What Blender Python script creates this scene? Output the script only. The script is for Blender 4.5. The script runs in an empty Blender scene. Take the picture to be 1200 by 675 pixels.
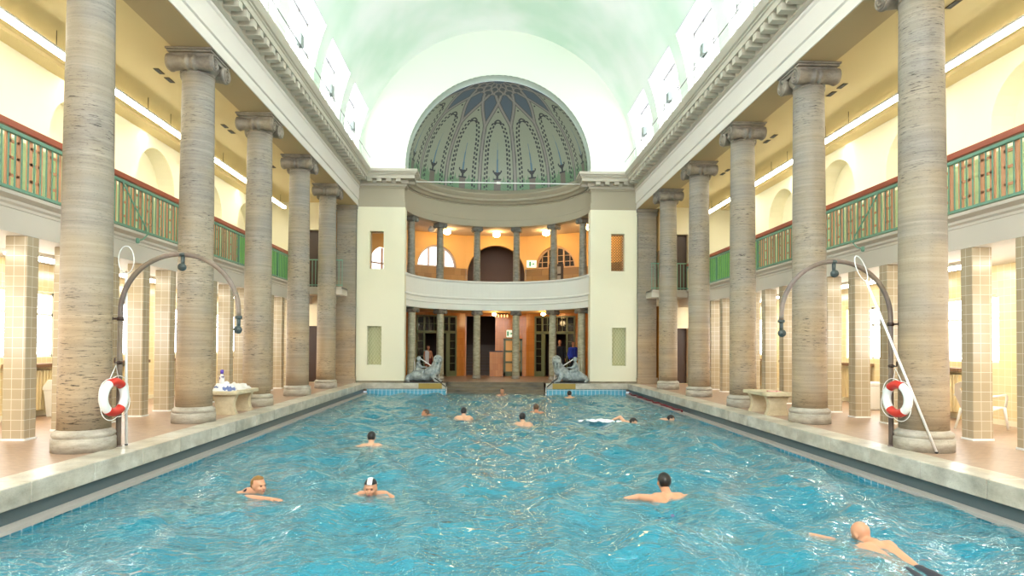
import bpy, bmesh, math, random
import numpy as np
from mathutils import Vector, Matrix, Euler
from mathutils.geometry import tessellate_polygon
PI = math.pi
random.seed(7); RNG = np.random.RandomState(11)
SC = bpy.context.scene
COL = SC.collection

# ------------------------------------------------------------------ camera
F_PX = 743.14
cam_data = bpy.data.cameras.new('camera')
cam = bpy.data.objects.new('camera', cam_data); COL.objects.link(cam)
yaw, pitch, roll = 0.037845, 0.0184826, 0.0055057
f_ = Vector((math.sin(yaw)*math.cos(pitch), math.cos(yaw)*math.cos(pitch), math.sin(pitch)))
r_ = Vector((math.cos(yaw), -math.sin(yaw), 0)); u_ = r_.cross(f_)
r2 = r_*math.cos(roll) + u_*math.sin(roll); u2 = -r_*math.sin(roll) + u_*math.cos(roll)
M = Matrix((r2, u2, -f_)).transposed().to_4x4(); M.translation = (-0.36945, 0, 1.40717)
cam.matrix_world = M
cam_data.sensor_width = 36.0; cam_data.lens = F_PX/1200*36.0
cam_data.shift_y = (392.566-337.5)/1200
cam_data.clip_start = 0.05; cam_data.clip_end = 200
SC.camera = cam

# ------------------------------------------------------------------ view, world
SC.view_settings.view_transform = 'Standard'; SC.view_settings.look = 'None'
SC.view_settings.gamma = 1.0; SC.view_settings.use_curve_mapping = False
SC.view_settings.exposure = -0.67
w = bpy.data.worlds.new('world'); SC.world = w; w.use_nodes = True
w.node_tree.nodes['Background'].inputs[0].default_value = (0.85, 0.93, 1.0, 1)
w.node_tree.nodes['Background'].inputs[1].default_value = 1.0
SC.cycles.max_bounces = 7; SC.cycles.diffuse_bounces = 4; SC.cycles.glossy_bounces = 3
SC.cycles.transparent_max_bounces = 10; SC.cycles.sample_clamp_indirect = 20
SC.cycles.caustics_reflective = False; SC.cycles.caustics_refractive = False

P_WIN = 13.0        # daylight panes of the vault windows
P_TUBE = 30        # each gallery tube
P_AISLE = 32       # each aisle lamp
P_APSE = 26        # each warm lamp of the apse
P_UP = 14          # each floodlight on the cornice
P_BACK = 1500       # added fill light behind the camera, brightens the end blocks

def area(name, loc, size, size_y, power, color, d):
    l = bpy.data.lights.new(name, 'AREA'); l.shape = 'RECTANGLE'; l.size = size; l.size_y = size_y
    l.energy = power; l.color = color
    o = bpy.data.objects.new(name, l); COL.objects.link(o); o.location = loc
    o.rotation_euler = Vector(d).to_track_quat('-Z', 'Y').to_euler()
    return o
area('added_rear_fill', (0, -2.7, 6.6), 9.0, 6.0, P_BACK, (0.97, 0.99, 1.0), (0, 1, -0.12))  # area light added out of view as frontal fill for the far end

# ------------------------------------------------------------------ helpers
def lin(c):
    if isinstance(c, str):
        c = c.lstrip('#'); c = tuple(int(c[i:i+2], 16)/255 for i in (0, 2, 4))
    return tuple((x/12.92 if x <= 0.04045 else ((x+0.055)/1.055)**2.4) for x in c)

class MB:
    def __init__(s): s.v = []; s.f = []; s.sm = []; s.mi = []; s.m = Matrix.Identity(4)
    def add(s, vs, fs, smooth=False, mi=0):
        b = len(s.v)
        s.v += [tuple(s.m @ Vector(v)) for v in vs]
        for f in fs: s.f.append([b+i for i in f]); s.sm.append(smooth); s.mi.append(mi)
        return s
    def box(s, x0, x1, y0, y1, z0, z1, mi=0):
        x0, x1 = min(x0, x1), max(x0, x1); y0, y1 = min(y0, y1), max(y0, y1); z0, z1 = min(z0, z1), max(z0, z1)
        return s.add([(x0,y0,z0),(x1,y0,z0),(x1,y1,z0),(x0,y1,z0),(x0,y0,z1),(x1,y0,z1),(x1,y1,z1),(x0,y1,z1)],
                     [(0,3,2,1),(4,5,6,7),(0,1,5,4),(1,2,6,5),(2,3,7,6),(3,0,4,7)], False, mi)
    def lathe(s, prof, seg=32, c=(0,0,0), axis='Z', smooth=True, a0=0, a1=2*PI, mi=0):
        closed = abs(a1-a0-2*PI) < 1e-6
        n = seg if closed else seg+1; vs = []
        for r, z in prof:
            for i in range(n):
                a = a0+(a1-a0)*i/seg
                p = (r*math.cos(a), r*math.sin(a), z)
                if axis == 'X': p = (p[2], p[0], p[1])
                if axis == 'Y': p = (p[1], p[2], p[0])
                vs.append((p[0]+c[0], p[1]+c[1], p[2]+c[2]))
        fs = []
        for j in range(len(prof)-1):
            for i in range(seg):
                i2 = (i+1) % n
                fs.append((j*n+i, j*n+i2, (j+1)*n+i2, (j+1)*n+i))
        if closed:
            if prof[0][0] > 1e-5: fs.append(tuple(range(n))[::-1])
            if prof[-1][0] > 1e-5: fs.append(tuple((len(prof)-1)*n+i for i in range(n)))
        return s.add(vs, fs, smooth, mi)
    def tube(s, pts, r, seg=8, smooth=True, closed=False, mi=0):
        pts = [Vector(p) for p in pts]; n = len(pts)
        rr = r if isinstance(r, (list, tuple)) else [r]*n
        vs = []; up = None
        for i, p in enumerate(pts):
            if closed: t = pts[(i+1) % n]-pts[i-1]
            else: t = pts[min(i+1, n-1)]-pts[max(i-1, 0)]
            t.normalize()
            if up is None:
                up = Vector((0, 0, 1)) if abs(t.z) < 0.9 else Vector((1, 0, 0))
            a = t.cross(up).normalized(); b = a.cross(t).normalized(); up = b
            for k in range(seg):
                an = 2*PI*k/seg; vs.append(p+a*rr[i]*math.cos(an)+b*rr[i]*math.sin(an))
        fs = []
        for i in range(n if closed else n-1):
            j = (i+1) % n
            for k in range(seg):
                k2 = (k+1) % seg; fs.append((i*seg+k, i*seg+k2, j*seg+k2, j*seg+k))
        if not closed:
            fs.append(tuple(range(seg))[::-1]); fs.append(tuple((n-1)*seg+k for k in range(seg)))
        return s.add(vs, fs, smooth, mi)
    def ell(s, c, r, seg=16, rings=10, rot=None, mi=0):
        vs = []; fs = []
        R_ = rot.to_matrix() if rot is not None else Matrix.Identity(3)
        for j in range(rings+1):
            ph = PI*j/rings
            for i in range(seg):
                th = 2*PI*i/seg
                v = R_ @ Vector((r[0]*math.sin(ph)*math.cos(th), r[1]*math.sin(ph)*math.sin(th), r[2]*math.cos(ph)))
                vs.append((c[0]+v.x, c[1]+v.y, c[2]+v.z))
        for j in range(rings):
            for i in range(seg):
                i2 = (i+1) % seg; fs.append((j*seg+i, (j+1)*seg+i, (j+1)*seg+i2, j*seg+i2))
        return s.add(vs, fs, True, mi)
    def prism(s, outer, holes, place, t, smooth=False, mi=0):
        """polygon with holes in 2-D, placed by place(u, v, w) with w from 0 to t"""
        loops = [outer]+list(holes)
        tri = tessellate_polygon([[Vector((u, v, 0)) for u, v in l] for l in loops])
        flat = [p for l in loops for p in l]; n = len(flat)
        vs = [place(u, v, 0) for u, v in flat]+[place(u, v, t) for u, v in flat]
        fs = [tuple(x) for x in tri]+[tuple(i+n for i in x)[::-1] for x in tri]
        b = 0
        for l in loops:
            m = len(l)
            for i in range(m):
                j = (i+1) % m; fs.append((b+i, b+j, b+j+n, b+i+n))
            b += m
        return s.add(vs, fs, smooth, mi)
    def build(s, name, mats, parent=None, bevel=0, shade_angle=None, fixn=True):
        me = bpy.data.meshes.new(name)
        me.from_pydata(s.v, [], s.f)
        me.polygons.foreach_set('use_smooth', s.sm)
        if not isinstance(mats, (list, tuple)): mats = [mats]
        for m in mats: me.materials.append(m)
        if len(mats) > 1: me.polygons.foreach_set('material_index', s.mi)
        me.update()
        if fixn:
            bm = bmesh.new(); bm.from_mesh(me); bmesh.ops.recalc_face_normals(bm, faces=bm.faces[:]); bm.to_mesh(me); bm.free()
        o = bpy.data.objects.new(name, me); COL.objects.link(o)
        if parent is not None: o.parent = parent
        if bevel:
            b = o.modifiers.new('bevel', 'BEVEL'); b.width = bevel; b.segments = 2; b.limit_method = 'ANGLE'
        return o

def tag(o, label=None, cat=None, group=None, kind=None):
    if label: o['label'] = label
    if cat: o['category'] = cat
    if group: o['group'] = group
    if kind: o['kind'] = kind
    return o
def thing(name, loc, label, cat, group=None, rz=0):
    o = bpy.data.objects.new(name, None); COL.objects.link(o); o.location = loc; o.rotation_euler = (0, 0, rz)
    o.empty_display_size = 0.1; o['kind'] = 'thing'
    return tag(o, label, cat, group)
def struct(name, mb, mat, parent=None, **k):
    o = mb.build(name, mat, parent, **k)
    if parent is None: o['kind'] = 'structure'
    return o
KIDS = {}
def copy_tree(o, loc=None, rz=None, label=None, group=None, parent=None, scale=None):
    kids = [c for c in COL.objects if c.parent == o] if o not in KIDS else KIDS[o]
    KIDS[o] = kids
    c = o.copy(); COL.objects.link(c)
    c.parent = parent
    if loc is not None: c.location = loc
    if rz is not None: c.rotation_euler = (0, 0, rz)
    if scale is not None: c.scale = scale
    if label: c['label'] = label
    if group: c['group'] = group
    for k in kids: copy_tree(k, parent=c)
    return c
ORD = ['nearest', 'second', 'third', 'fourth', 'fifth', 'sixth', 'seventh', 'eighth', 'ninth', 'tenth', 'eleventh', 'twelfth', 'thirteenth', 'fourteenth', 'fifteenth', 'sixteenth']
SIDE = {-1: 'left', 1: 'right'}

# ------------------------------------------------------------------ materials
def mat(name, col, rough=0.6, metal=0, spec=0.5, emit=None, estr=0, alpha=None):
    m = bpy.data.materials.new(name); m.use_nodes = True
    b = m.node_tree.nodes['Principled BSDF']
    b.inputs['Base Color'].default_value = (*lin(col), 1); b.inputs['Roughness'].default_value = rough
    b.inputs['Metallic'].default_value = metal; b.inputs['Specular IOR Level'].default_value = spec
    if emit: b.inputs['Emission Color'].default_value = (*lin(emit), 1); b.inputs['Emission Strength'].default_value = estr
    return m
def N(m, t, **k):
    n = m.node_tree.nodes.new(t)
    for a, v in k.items():
        if a in n.inputs: n.inputs[a].default_value = v
        else: setattr(n, a, v)
    return n
def L(m, a, b): m.node_tree.links.new(a, b)
def coords(m, scale=(1, 1, 1), rot=(0, 0, 0), loc=(0, 0, 0)):
    tc = N(m, 'ShaderNodeTexCoord'); mp = N(m, 'ShaderNodeMapping')
    mp.inputs['Scale'].default_value = scale; mp.inputs['Rotation'].default_value = rot; mp.inputs['Location'].default_value = loc
    L(m, tc.outputs['Object'], mp.inputs['Vector']); return mp.outputs['Vector']
def ramp(m, fac, stops):
    r = N(m, 'ShaderNodeValToRGB'); e = r.color_ramp.elements
    e[0].position = stops[0][0]; e[0].color = (*lin(stops[0][1]), 1)
    e[1].position = stops[-1][0]; e[1].color = (*lin(stops[-1][1]), 1)
    for p, c in stops[1:-1]:
        x = e.new(p); x.color = (*lin(c), 1)
    L(m, fac, r.inputs['Fac']); return r.outputs['Color']
def mixc(m, fac, a, b, mode='MIX'):
    n = N(m, 'ShaderNodeMix', data_type='RGBA', blend_type=mode)
    if isinstance(fac, (int, float)): n.inputs[0].default_value = fac
    else: L(m, fac, n.inputs[0])
    for i, x in ((6, a), (7, b)):
        if isinstance(x, str): n.inputs[i].default_value = (*lin(x), 1)
        else: L(m, x, n.inputs[i])
    return n.outputs[2]
def bsdf(m): return m.node_tree.nodes['Principled BSDF']
def bump(m, h, strength=0.3, dist=0.01):
    b = N(m, 'ShaderNodeBump'); b.inputs['Strength'].default_value = strength; b.inputs['Distance'].default_value = dist
    L(m, h, b.inputs['Height']); L(m, b.outputs[0], bsdf(m).inputs['Normal'])

def stone(name, stops, scale=(2.2, 2.2, 14), pit='#5a5044', pitamt=(0.60, 0.70), rough=0.55, jit=True):
    m = mat(name, '#999999', rough)
    tc = N(m, 'ShaderNodeTexCoord'); vec = tc.outputs['Object']
    if jit:   # each block cut from another piece of stone
        oi = N(m, 'ShaderNodeObjectInfo'); va = N(m, 'ShaderNodeVectorMath', operation='ADD')
        vm = N(m, 'ShaderNodeVectorMath', operation='SCALE'); vm.inputs['Scale'].default_value = 3.0
        L(m, oi.outputs['Location'], vm.inputs[0]); L(m, vec, va.inputs[0]); L(m, vm.outputs[0], va.inputs[1]); vec = va.outputs[0]
    def nz(sc, detail, s=1.0):
        mp = N(m, 'ShaderNodeMapping'); mp.inputs['Scale'].default_value = sc; L(m, vec, mp.inputs['Vector'])
        n = N(m, 'ShaderNodeTexNoise'); n.inputs['Scale'].default_value = s; n.inputs['Detail'].default_value = detail; n.inputs['Roughness'].default_value = 0.65
        L(m, mp.outputs[0], n.inputs['Vector']); return n.outputs['Fac']
    a = nz(scale, 6); c = ramp(m, a, stops)
    big = nz((0.9, 0.9, 1.6), 2)
    c2 = mixc(m, ramp(m, big, [(0.38, '#000000'), (0.62, '#ffffff')]), c, mixc(m, 0.22, c, '#b09a70'))
    streak = nz((7, 7, 60), 6)
    zone = nz((0.5, 0.5, 1.1), 2, 0.9)
    zm = N(m, 'ShaderNodeMath', operation='MULTIPLY'); L(m, ramp(m, streak, [(pitamt[0], '#000000'), (pitamt[1], '#ffffff')]), zm.inputs[0]); L(m, ramp(m, zone, [(0.40, '#262626'), (0.60, '#ffffff')]), zm.inputs[1])
    c3 = mixc(m, zm.outputs[0], c2, pit)
    fine = nz((40, 40, 90), 3)
    c4 = mixc(m, ramp(m, fine, [(0.60, '#000000'), (0.72, '#c0c0c0')]), c3, pit)
    L(m, c4, bsdf(m).inputs['Base Color'])
    bump(m, streak, 0.35, 0.01)
    return m

def tiles(name, c1, c2, mortar, w, h, rough=0.25, plane='Z', msize=0.006, off=0.0, both=False):
    """plane = the normal of the tiled face: 'X' uses (y, z), 'Y' uses (x, z), 'Z' uses (x, y); 'XY' = both vertical directions"""
    m = mat(name, c1, rough)
    tc = N(m, 'ShaderNodeTexCoord'); sx = N(m, 'ShaderNodeSeparateXYZ'); L(m, tc.outputs['Object'], sx.inputs[0])
    cb = N(m, 'ShaderNodeCombineXYZ')
    if plane == 'Z': L(m, sx.outputs[0], cb.inputs[0]); L(m, sx.outputs[1], cb.inputs[1])
    elif plane == 'X': L(m, sx.outputs[1], cb.inputs[0]); L(m, sx.outputs[2], cb.inputs[1])
    elif plane == 'Y': L(m, sx.outputs[0], cb.inputs[0]); L(m, sx.outputs[2], cb.inputs[1])
    else:
        ad = N(m, 'ShaderNodeMath', operation='ADD'); L(m, sx.outputs[0], ad.inputs[0]); L(m, sx.outputs[1], ad.inputs[1])
        L(m, ad.outputs[0], cb.inputs[0]); L(m, sx.outputs[2], cb.inputs[1])
    b = N(m, 'ShaderNodeTexBrick'); b.offset = off; b.squash = 1.0
    b.inputs['Color1'].default_value = (*lin(c1), 1); b.inputs['Color2'].default_value = (*lin(c2), 1)
    b.inputs['Mortar'].default_value = (*lin(mortar), 1); b.inputs['Scale'].default_value = 1.0
    b.inputs['Mortar Size'].default_value = msize; b.inputs['Mortar Smooth'].default_value = 0.2
    b.inputs['Brick Width'].default_value = w; b.inputs['Row Height'].default_value = h
    L(m, cb.outputs[0], b.inputs['Vector']); L(m, b.outputs['Color'], bsdf(m).inputs['Base Color'])
    return m
def plaster(name, col, var=0.06, rough=0.85):
    m = mat(name, col, rough)
    n = N(m, 'ShaderNodeTexNoise'); n.inputs['Scale'].default_value = 1.3; n.inputs['Detail'].default_value = 4
    L(m, coords(m), n.inputs['Vector'])
    c = lin(col); d = tuple(max(0, x*(1-var)) for x in c)
    mx = N(m, 'ShaderNodeMix', data_type='RGBA'); mx.inputs[6].default_value = (*c, 1); mx.inputs[7].default_value = (*d, 1)
    L(m, n.outputs['Fac'], mx.inputs[0]); L(m, mx.outputs[2], bsdf(m).inputs['Base Color'])
    return m

TRAV_FLAT = stone('travertine', [(0.25, '#716c66'), (0.5, '#827d76'), (0.75, '#98928a')], scale=(0.6, 0.6, 26), pit='#26211c', pitamt=(0.565, 0.64))
def warmed_low(src):
    m = src.copy(); m.name = 'travertine_warm_light_and_wear'; nt = m.node_tree; b = nt.nodes['Principled BSDF']
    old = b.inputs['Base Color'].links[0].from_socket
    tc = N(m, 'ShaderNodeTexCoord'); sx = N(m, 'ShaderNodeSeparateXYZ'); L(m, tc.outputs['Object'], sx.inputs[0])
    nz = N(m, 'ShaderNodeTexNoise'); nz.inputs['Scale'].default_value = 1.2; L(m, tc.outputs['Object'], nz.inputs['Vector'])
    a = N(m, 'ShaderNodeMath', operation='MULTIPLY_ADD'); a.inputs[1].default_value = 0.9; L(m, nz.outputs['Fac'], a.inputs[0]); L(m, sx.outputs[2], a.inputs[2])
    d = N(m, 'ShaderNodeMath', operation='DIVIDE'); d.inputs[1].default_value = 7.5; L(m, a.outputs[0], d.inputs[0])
    c = ramp(m, d.outputs[0], [(0.0, '#e0d0bb'), (0.30, '#ddcebb'), (0.37, '#d2ccc4'), (0.52, '#c9c5be'), (0.62, '#bfbcba'), (1.0, '#b9b8b6')])  # warm light and wear painted as tan low on the shafts, greyer above
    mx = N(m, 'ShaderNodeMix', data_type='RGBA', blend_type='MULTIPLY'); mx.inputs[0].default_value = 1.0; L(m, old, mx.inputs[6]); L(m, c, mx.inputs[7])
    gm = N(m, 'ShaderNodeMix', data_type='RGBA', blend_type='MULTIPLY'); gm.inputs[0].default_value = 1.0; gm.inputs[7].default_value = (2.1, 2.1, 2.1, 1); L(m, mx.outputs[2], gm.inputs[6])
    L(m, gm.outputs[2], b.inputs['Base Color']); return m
TRAV = warmed_low(TRAV_FLAT)
TRAV_D = stone('dark_travertine', [(0.3, '#615a4b'), (0.5, '#7d7562'), (0.7, '#988e78')], scale=(3, 3, 10))
CAPM = stone('weathered_capital_stone', [(0.3, '#5d564e'), (0.5, '#7a7269'), (0.7, '#938b80')], scale=(4, 4, 6), pitamt=(0.58, 0.75))
BASEM = stone('base_stone', [(0.3, '#8f897f'), (0.5, '#aaa498'), (0.7, '#c2bcb0')], scale=(4, 4, 12), pitamt=(0.66, 0.78))
COPE = stone('coping_travertine', [(0.3, '#9b9588'), (0.5, '#c2bdb0'), (0.7, '#dfdbd0')], scale=(2.0, 2.0, 3), pitamt=(0.64, 0.76), rough=0.3, jit=False)
SLATE = mat('dark_slate_tile', '#4e5e63', 0.3)
GUTTER = mat('gutter_ledge', '#b3aca5', 0.4)
GREY_ST = plaster('grey_stone_paint', '#b4aa94', 0.08, 0.7)
ENT = plaster('entablature_stone', '#ddd6cc', 0.05, 0.7)
ENT_CORN = plaster('cornice_stone', '#c4bcab', 0.1, 0.7)
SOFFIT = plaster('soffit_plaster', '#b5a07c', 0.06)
VAULT = mat('mint_vault_plaster', '#dcf0dd', 0.85)
_n = N(VAULT, 'ShaderNodeTexNoise'); _n.inputs['Scale'].default_value = 0.33; _n.inputs['Detail'].default_value = 3; L(VAULT, coords(VAULT), _n.inputs['Vector'])
L(VAULT, ramp(VAULT, _n.outputs['Fac'], [(0.34, '#d3ecd8'), (0.48, '#e4f3e6'), (0.62, '#f3f8f2')]), bsdf(VAULT).inputs['Base Color'])
REVEAL = plaster('lilac_grey_reveal', '#cdc8d0', 0.03)
ENDW = plaster('end_wall_plaster', '#e9eee0', 0.02)
WHITE = plaster('white_plaster', '#f4f3ec', 0.02)
CREAM = plaster('cream_plaster', '#f1ecd2', 0.03)
GALW = plaster('gallery_wall_plaster', '#f0ead0', 0.03)
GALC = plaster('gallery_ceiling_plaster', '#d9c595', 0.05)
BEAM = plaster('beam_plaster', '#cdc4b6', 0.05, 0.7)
FLOOR = tiles('deck_brown_tile', '#b39680', '#a48770', '#9a8474', 0.10, 0.05, 0.38, 'Z', 0.004, 0.5)
PILLT = tiles('pillar_tile', '#b3a48a', '#ab9b80', '#d6ccb8', 0.15, 0.15, 0.18, 'XY', 0.004)
AISLET = tiles('aisle_wall_tile', '#f0dfb4', '#ecd9a8', '#fbf3dd', 0.15, 0.15, 0.2, 'X', 0.004)
ORANGE = tiles('orange_wall_tile', '#c9853f', '#bd7836', '#a86a30', 0.12, 0.30, 0.2, 'XY', 0.003)
BLUET = tiles('light_blue_pool_tile', '#6cb9d4', '#62b0cd', '#c3e0ea', 0.15, 0.25, 0.15, 'XY', 0.012)
POOLF = tiles('pool_floor_tile', '#34a3ba', '#2f9cb4', '#4fb2c6', 0.25, 0.25, 0.4, 'Z', 0.012)
DKWOOD = mat('dark_wood', '#3a2318', 0.4)
REDWOOD = mat('red_brown_handrail', '#a9553a', 0.35)
ORWOOD = mat('orange_lattice_wood', '#e0a27c', 0.5)
GREENM = mat('green_painted_metal', '#6f9c86', 0.4)
def translucent(name, col):
    m = bpy.data.materials.new(name); m.use_nodes = True
    for n in list(m.node_tree.nodes): m.node_tree.nodes.remove(n)
    o = N(m, 'ShaderNodeOutputMaterial'); a = N(m, 'ShaderNodeBsdfDiffuse'); b = N(m, 'ShaderNodeBsdfTranslucent'); x = N(m, 'ShaderNodeMixShader')
    a.inputs[0].default_value = (*lin(col), 1); b.inputs[0].default_value = (*lin(col), 1); x.inputs[0].default_value = 0.7
    L(m, a.outputs[0], x.inputs[1]); L(m, b.outputs[0], x.inputs[2]); L(m, x.outputs[0], o.inputs[0]); return m
GREENP = translucent('green_panel', '#a9d68f')
SCREENM = translucent('pale_green_screen', '#dff0da')
STEEL = mat('stainless_steel', '#c9cdd0', 0.2, 1.0)
PIPEM = stone('patinated_pipe', [(0.3, '#5d504b'), (0.5, '#71625c'), (0.7, '#83736d')], scale=(6, 6, 3), pit='#4f6656', pitamt=(0.56, 0.66), rough=0.35)
WHITEP = mat('white_plastic', '#f2f2ef', 0.3)
RED = mat('red_paint', '#cf3527', 0.35)
BLACK = mat('black', '#121212', 0.5)
TUBE_E = mat('lit_fluorescent_tube', '#ffffff', 0.5, emit='#fffbe8', estr=38)
PANE_E = mat('daylit_frosted_pane', '#f4faff', 0.5, emit='#f4faff', estr=P_WIN)
CANDLE_E = mat('lit_candle_lamp', '#ffd890', 0.4, emit='#ffd890', estr=2.2)
PANE_S = mat('soft_daylit_pane', '#f4faff', 0.5, emit='#eef2f6', estr=2.6)
GLOBE_E = mat('lit_globe_glass', '#fff0c8', 0.4, emit='#ffd08a', estr=70)
BRONZE = stone('grey_green_bronze', [(0.3, '#6a797e'), (0.5, '#9daaae'), (0.7, '#ccd6d8')], scale=(5, 5, 5), pit='#2d2a2c', pitamt=(0.60, 0.70), rough=0.45)
FRAME_G = mat('olive_green_frame', '#6d7552', 0.4)
WOODF = mat('light_brown_frame', '#a97f58', 0.45)
GLASSD = mat('dark_glass', '#1d1812', 0.08)
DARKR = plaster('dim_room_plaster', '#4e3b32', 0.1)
STONEW = tiles('brown_wainscot_stone', '#a5855a', '#8e6f4a', '#7a5f40', 0.45, 0.30, 0.35, 'XY', 0.004, 0.5)
APSEW = plaster('ochre_plaster', '#e2b878', 0.05)
STEPM = stone('dark_step_stone', [(0.3, '#4a453b'), (0.5, '#625b4d'), (0.7, '#7b7261')], scale=(2, 2, 12), jit=False)
BENCHM = stone('bench_stone', [(0.3, '#b0a287'), (0.5, '#cdbf9f'), (0.7, '#ddd2b6')], scale=(3, 3, 4), pitamt=(0.66, 0.8))

# ================================================================== STRUCTURE
XC = 5.75          # column axis
Y1, S = 8.70, 3.16 # first column and spacing
ZA = 6.75          # underside of the architrave
YE = 24.3          # face of the end blocks
ZW = -0.41         # water level
AC = 24.3          # centre of the apse

# floor: decks, apse floor, near deck
mb = MB()
for sg in (-1, 1): mb.box(sg*5.43, sg*9.3, -3.0, 26.5, -0.3, 0)
mb.box(-5.43, 5.43, -3.0, 0.35, -0.3, 0)
mb.box(-5.43, -1.95, YE, 31.5, -0.3, 0); mb.box(1.85, 5.43, YE, 31.5, -0.3, 0); mb.box(-1.95, 1.85, 25.2, 34.5, -0.3, 0)
struct('floor', mb, FLOOR)
# pool basin
mb = MB()
mb.box(-5.0, 5.0, 0.7, 24.2, -2.0, -1.9)
struct('floor_pool', mb, POOLF)
mb = MB()
for sg in (-1, 1): mb.box(sg*4.93, sg*5.25, 0.6, 24.4, -2.0, -0.38)
mb.box(-4.93, -1.95, 24.16, 24.45, -2.0, -0.21); mb.box(1.85, 4.93, 24.16, 24.45, -2.0, -0.21)
mb.box(-4.93, 4.93, 0.5, 0.7, -2.0, -0.38)
struct('wall_pool', mb, tiles('deep_blue_tile', '#2aa6d0', '#249fca', '#49b5d8', 0.15, 0.15, 0.3, 'XY', 0.008))
mb = MB()   # paler tile course at the waterline
for sg in (-1, 1): mb.box(sg*4.92, sg*4.94, 0.7, 24.16, -0.55, -0.40)
mb.box(-4.93, -1.95, 24.15, 24.17, -0.62, -0.215); mb.box(1.85, 4.93, 24.15, 24.17, -0.62, -0.215)
struct('trim_60', mb, BLUET)
mb = MB()
for sg in (-1, 1): mb.box(sg*4.90, sg*5.2, 0.6, 24.16, -0.40, -0.36)
struct('trim_1', mb, GUTTER)
mb = MB()
for sg in (-1, 1): mb.box(sg*5.06, sg*5.3, 0.6, 24.2, -0.37, -0.20)
struct('trim_2', mb, SLATE)
# coping: stone slabs with joints
mb = MB()
for sg in (-1, 1):
    y = 0.35
    while y < 24.1:
        y2 = min(y+1.05, 24.3); mb.box(sg*5.0, sg*5.44, y+0.003, y2-0.003, -0.21, 0.012); y = y2
for a, b in ((-5.0, -1.95), (1.85, 5.0)): mb.box(a, b, 24.12, 24.45, -0.21, 0.012)
mb.box(-5.0, 5.0, 0.35, 0.72, -0.21, 0.012)
struct('trim_3', mb, COPE, bevel=0.012)
# steps of the apse into the pool
mb = MB()
for i in range(6): mb.box(-1.95, 1.85, 24.25+0.18*i, 25.3, -1.9 if i == 0 else -0.75, -0.62+0.12*i+ (0.02 if i == 5 else 0))
mb.box(-2.1, -1.95, 24.2, 25.25, -0.9, 0.0); mb.box(1.85, 2.0, 24.2, 25.25, -0.9, 0.0)
struct('trim_4', mb, STEPM)

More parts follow.
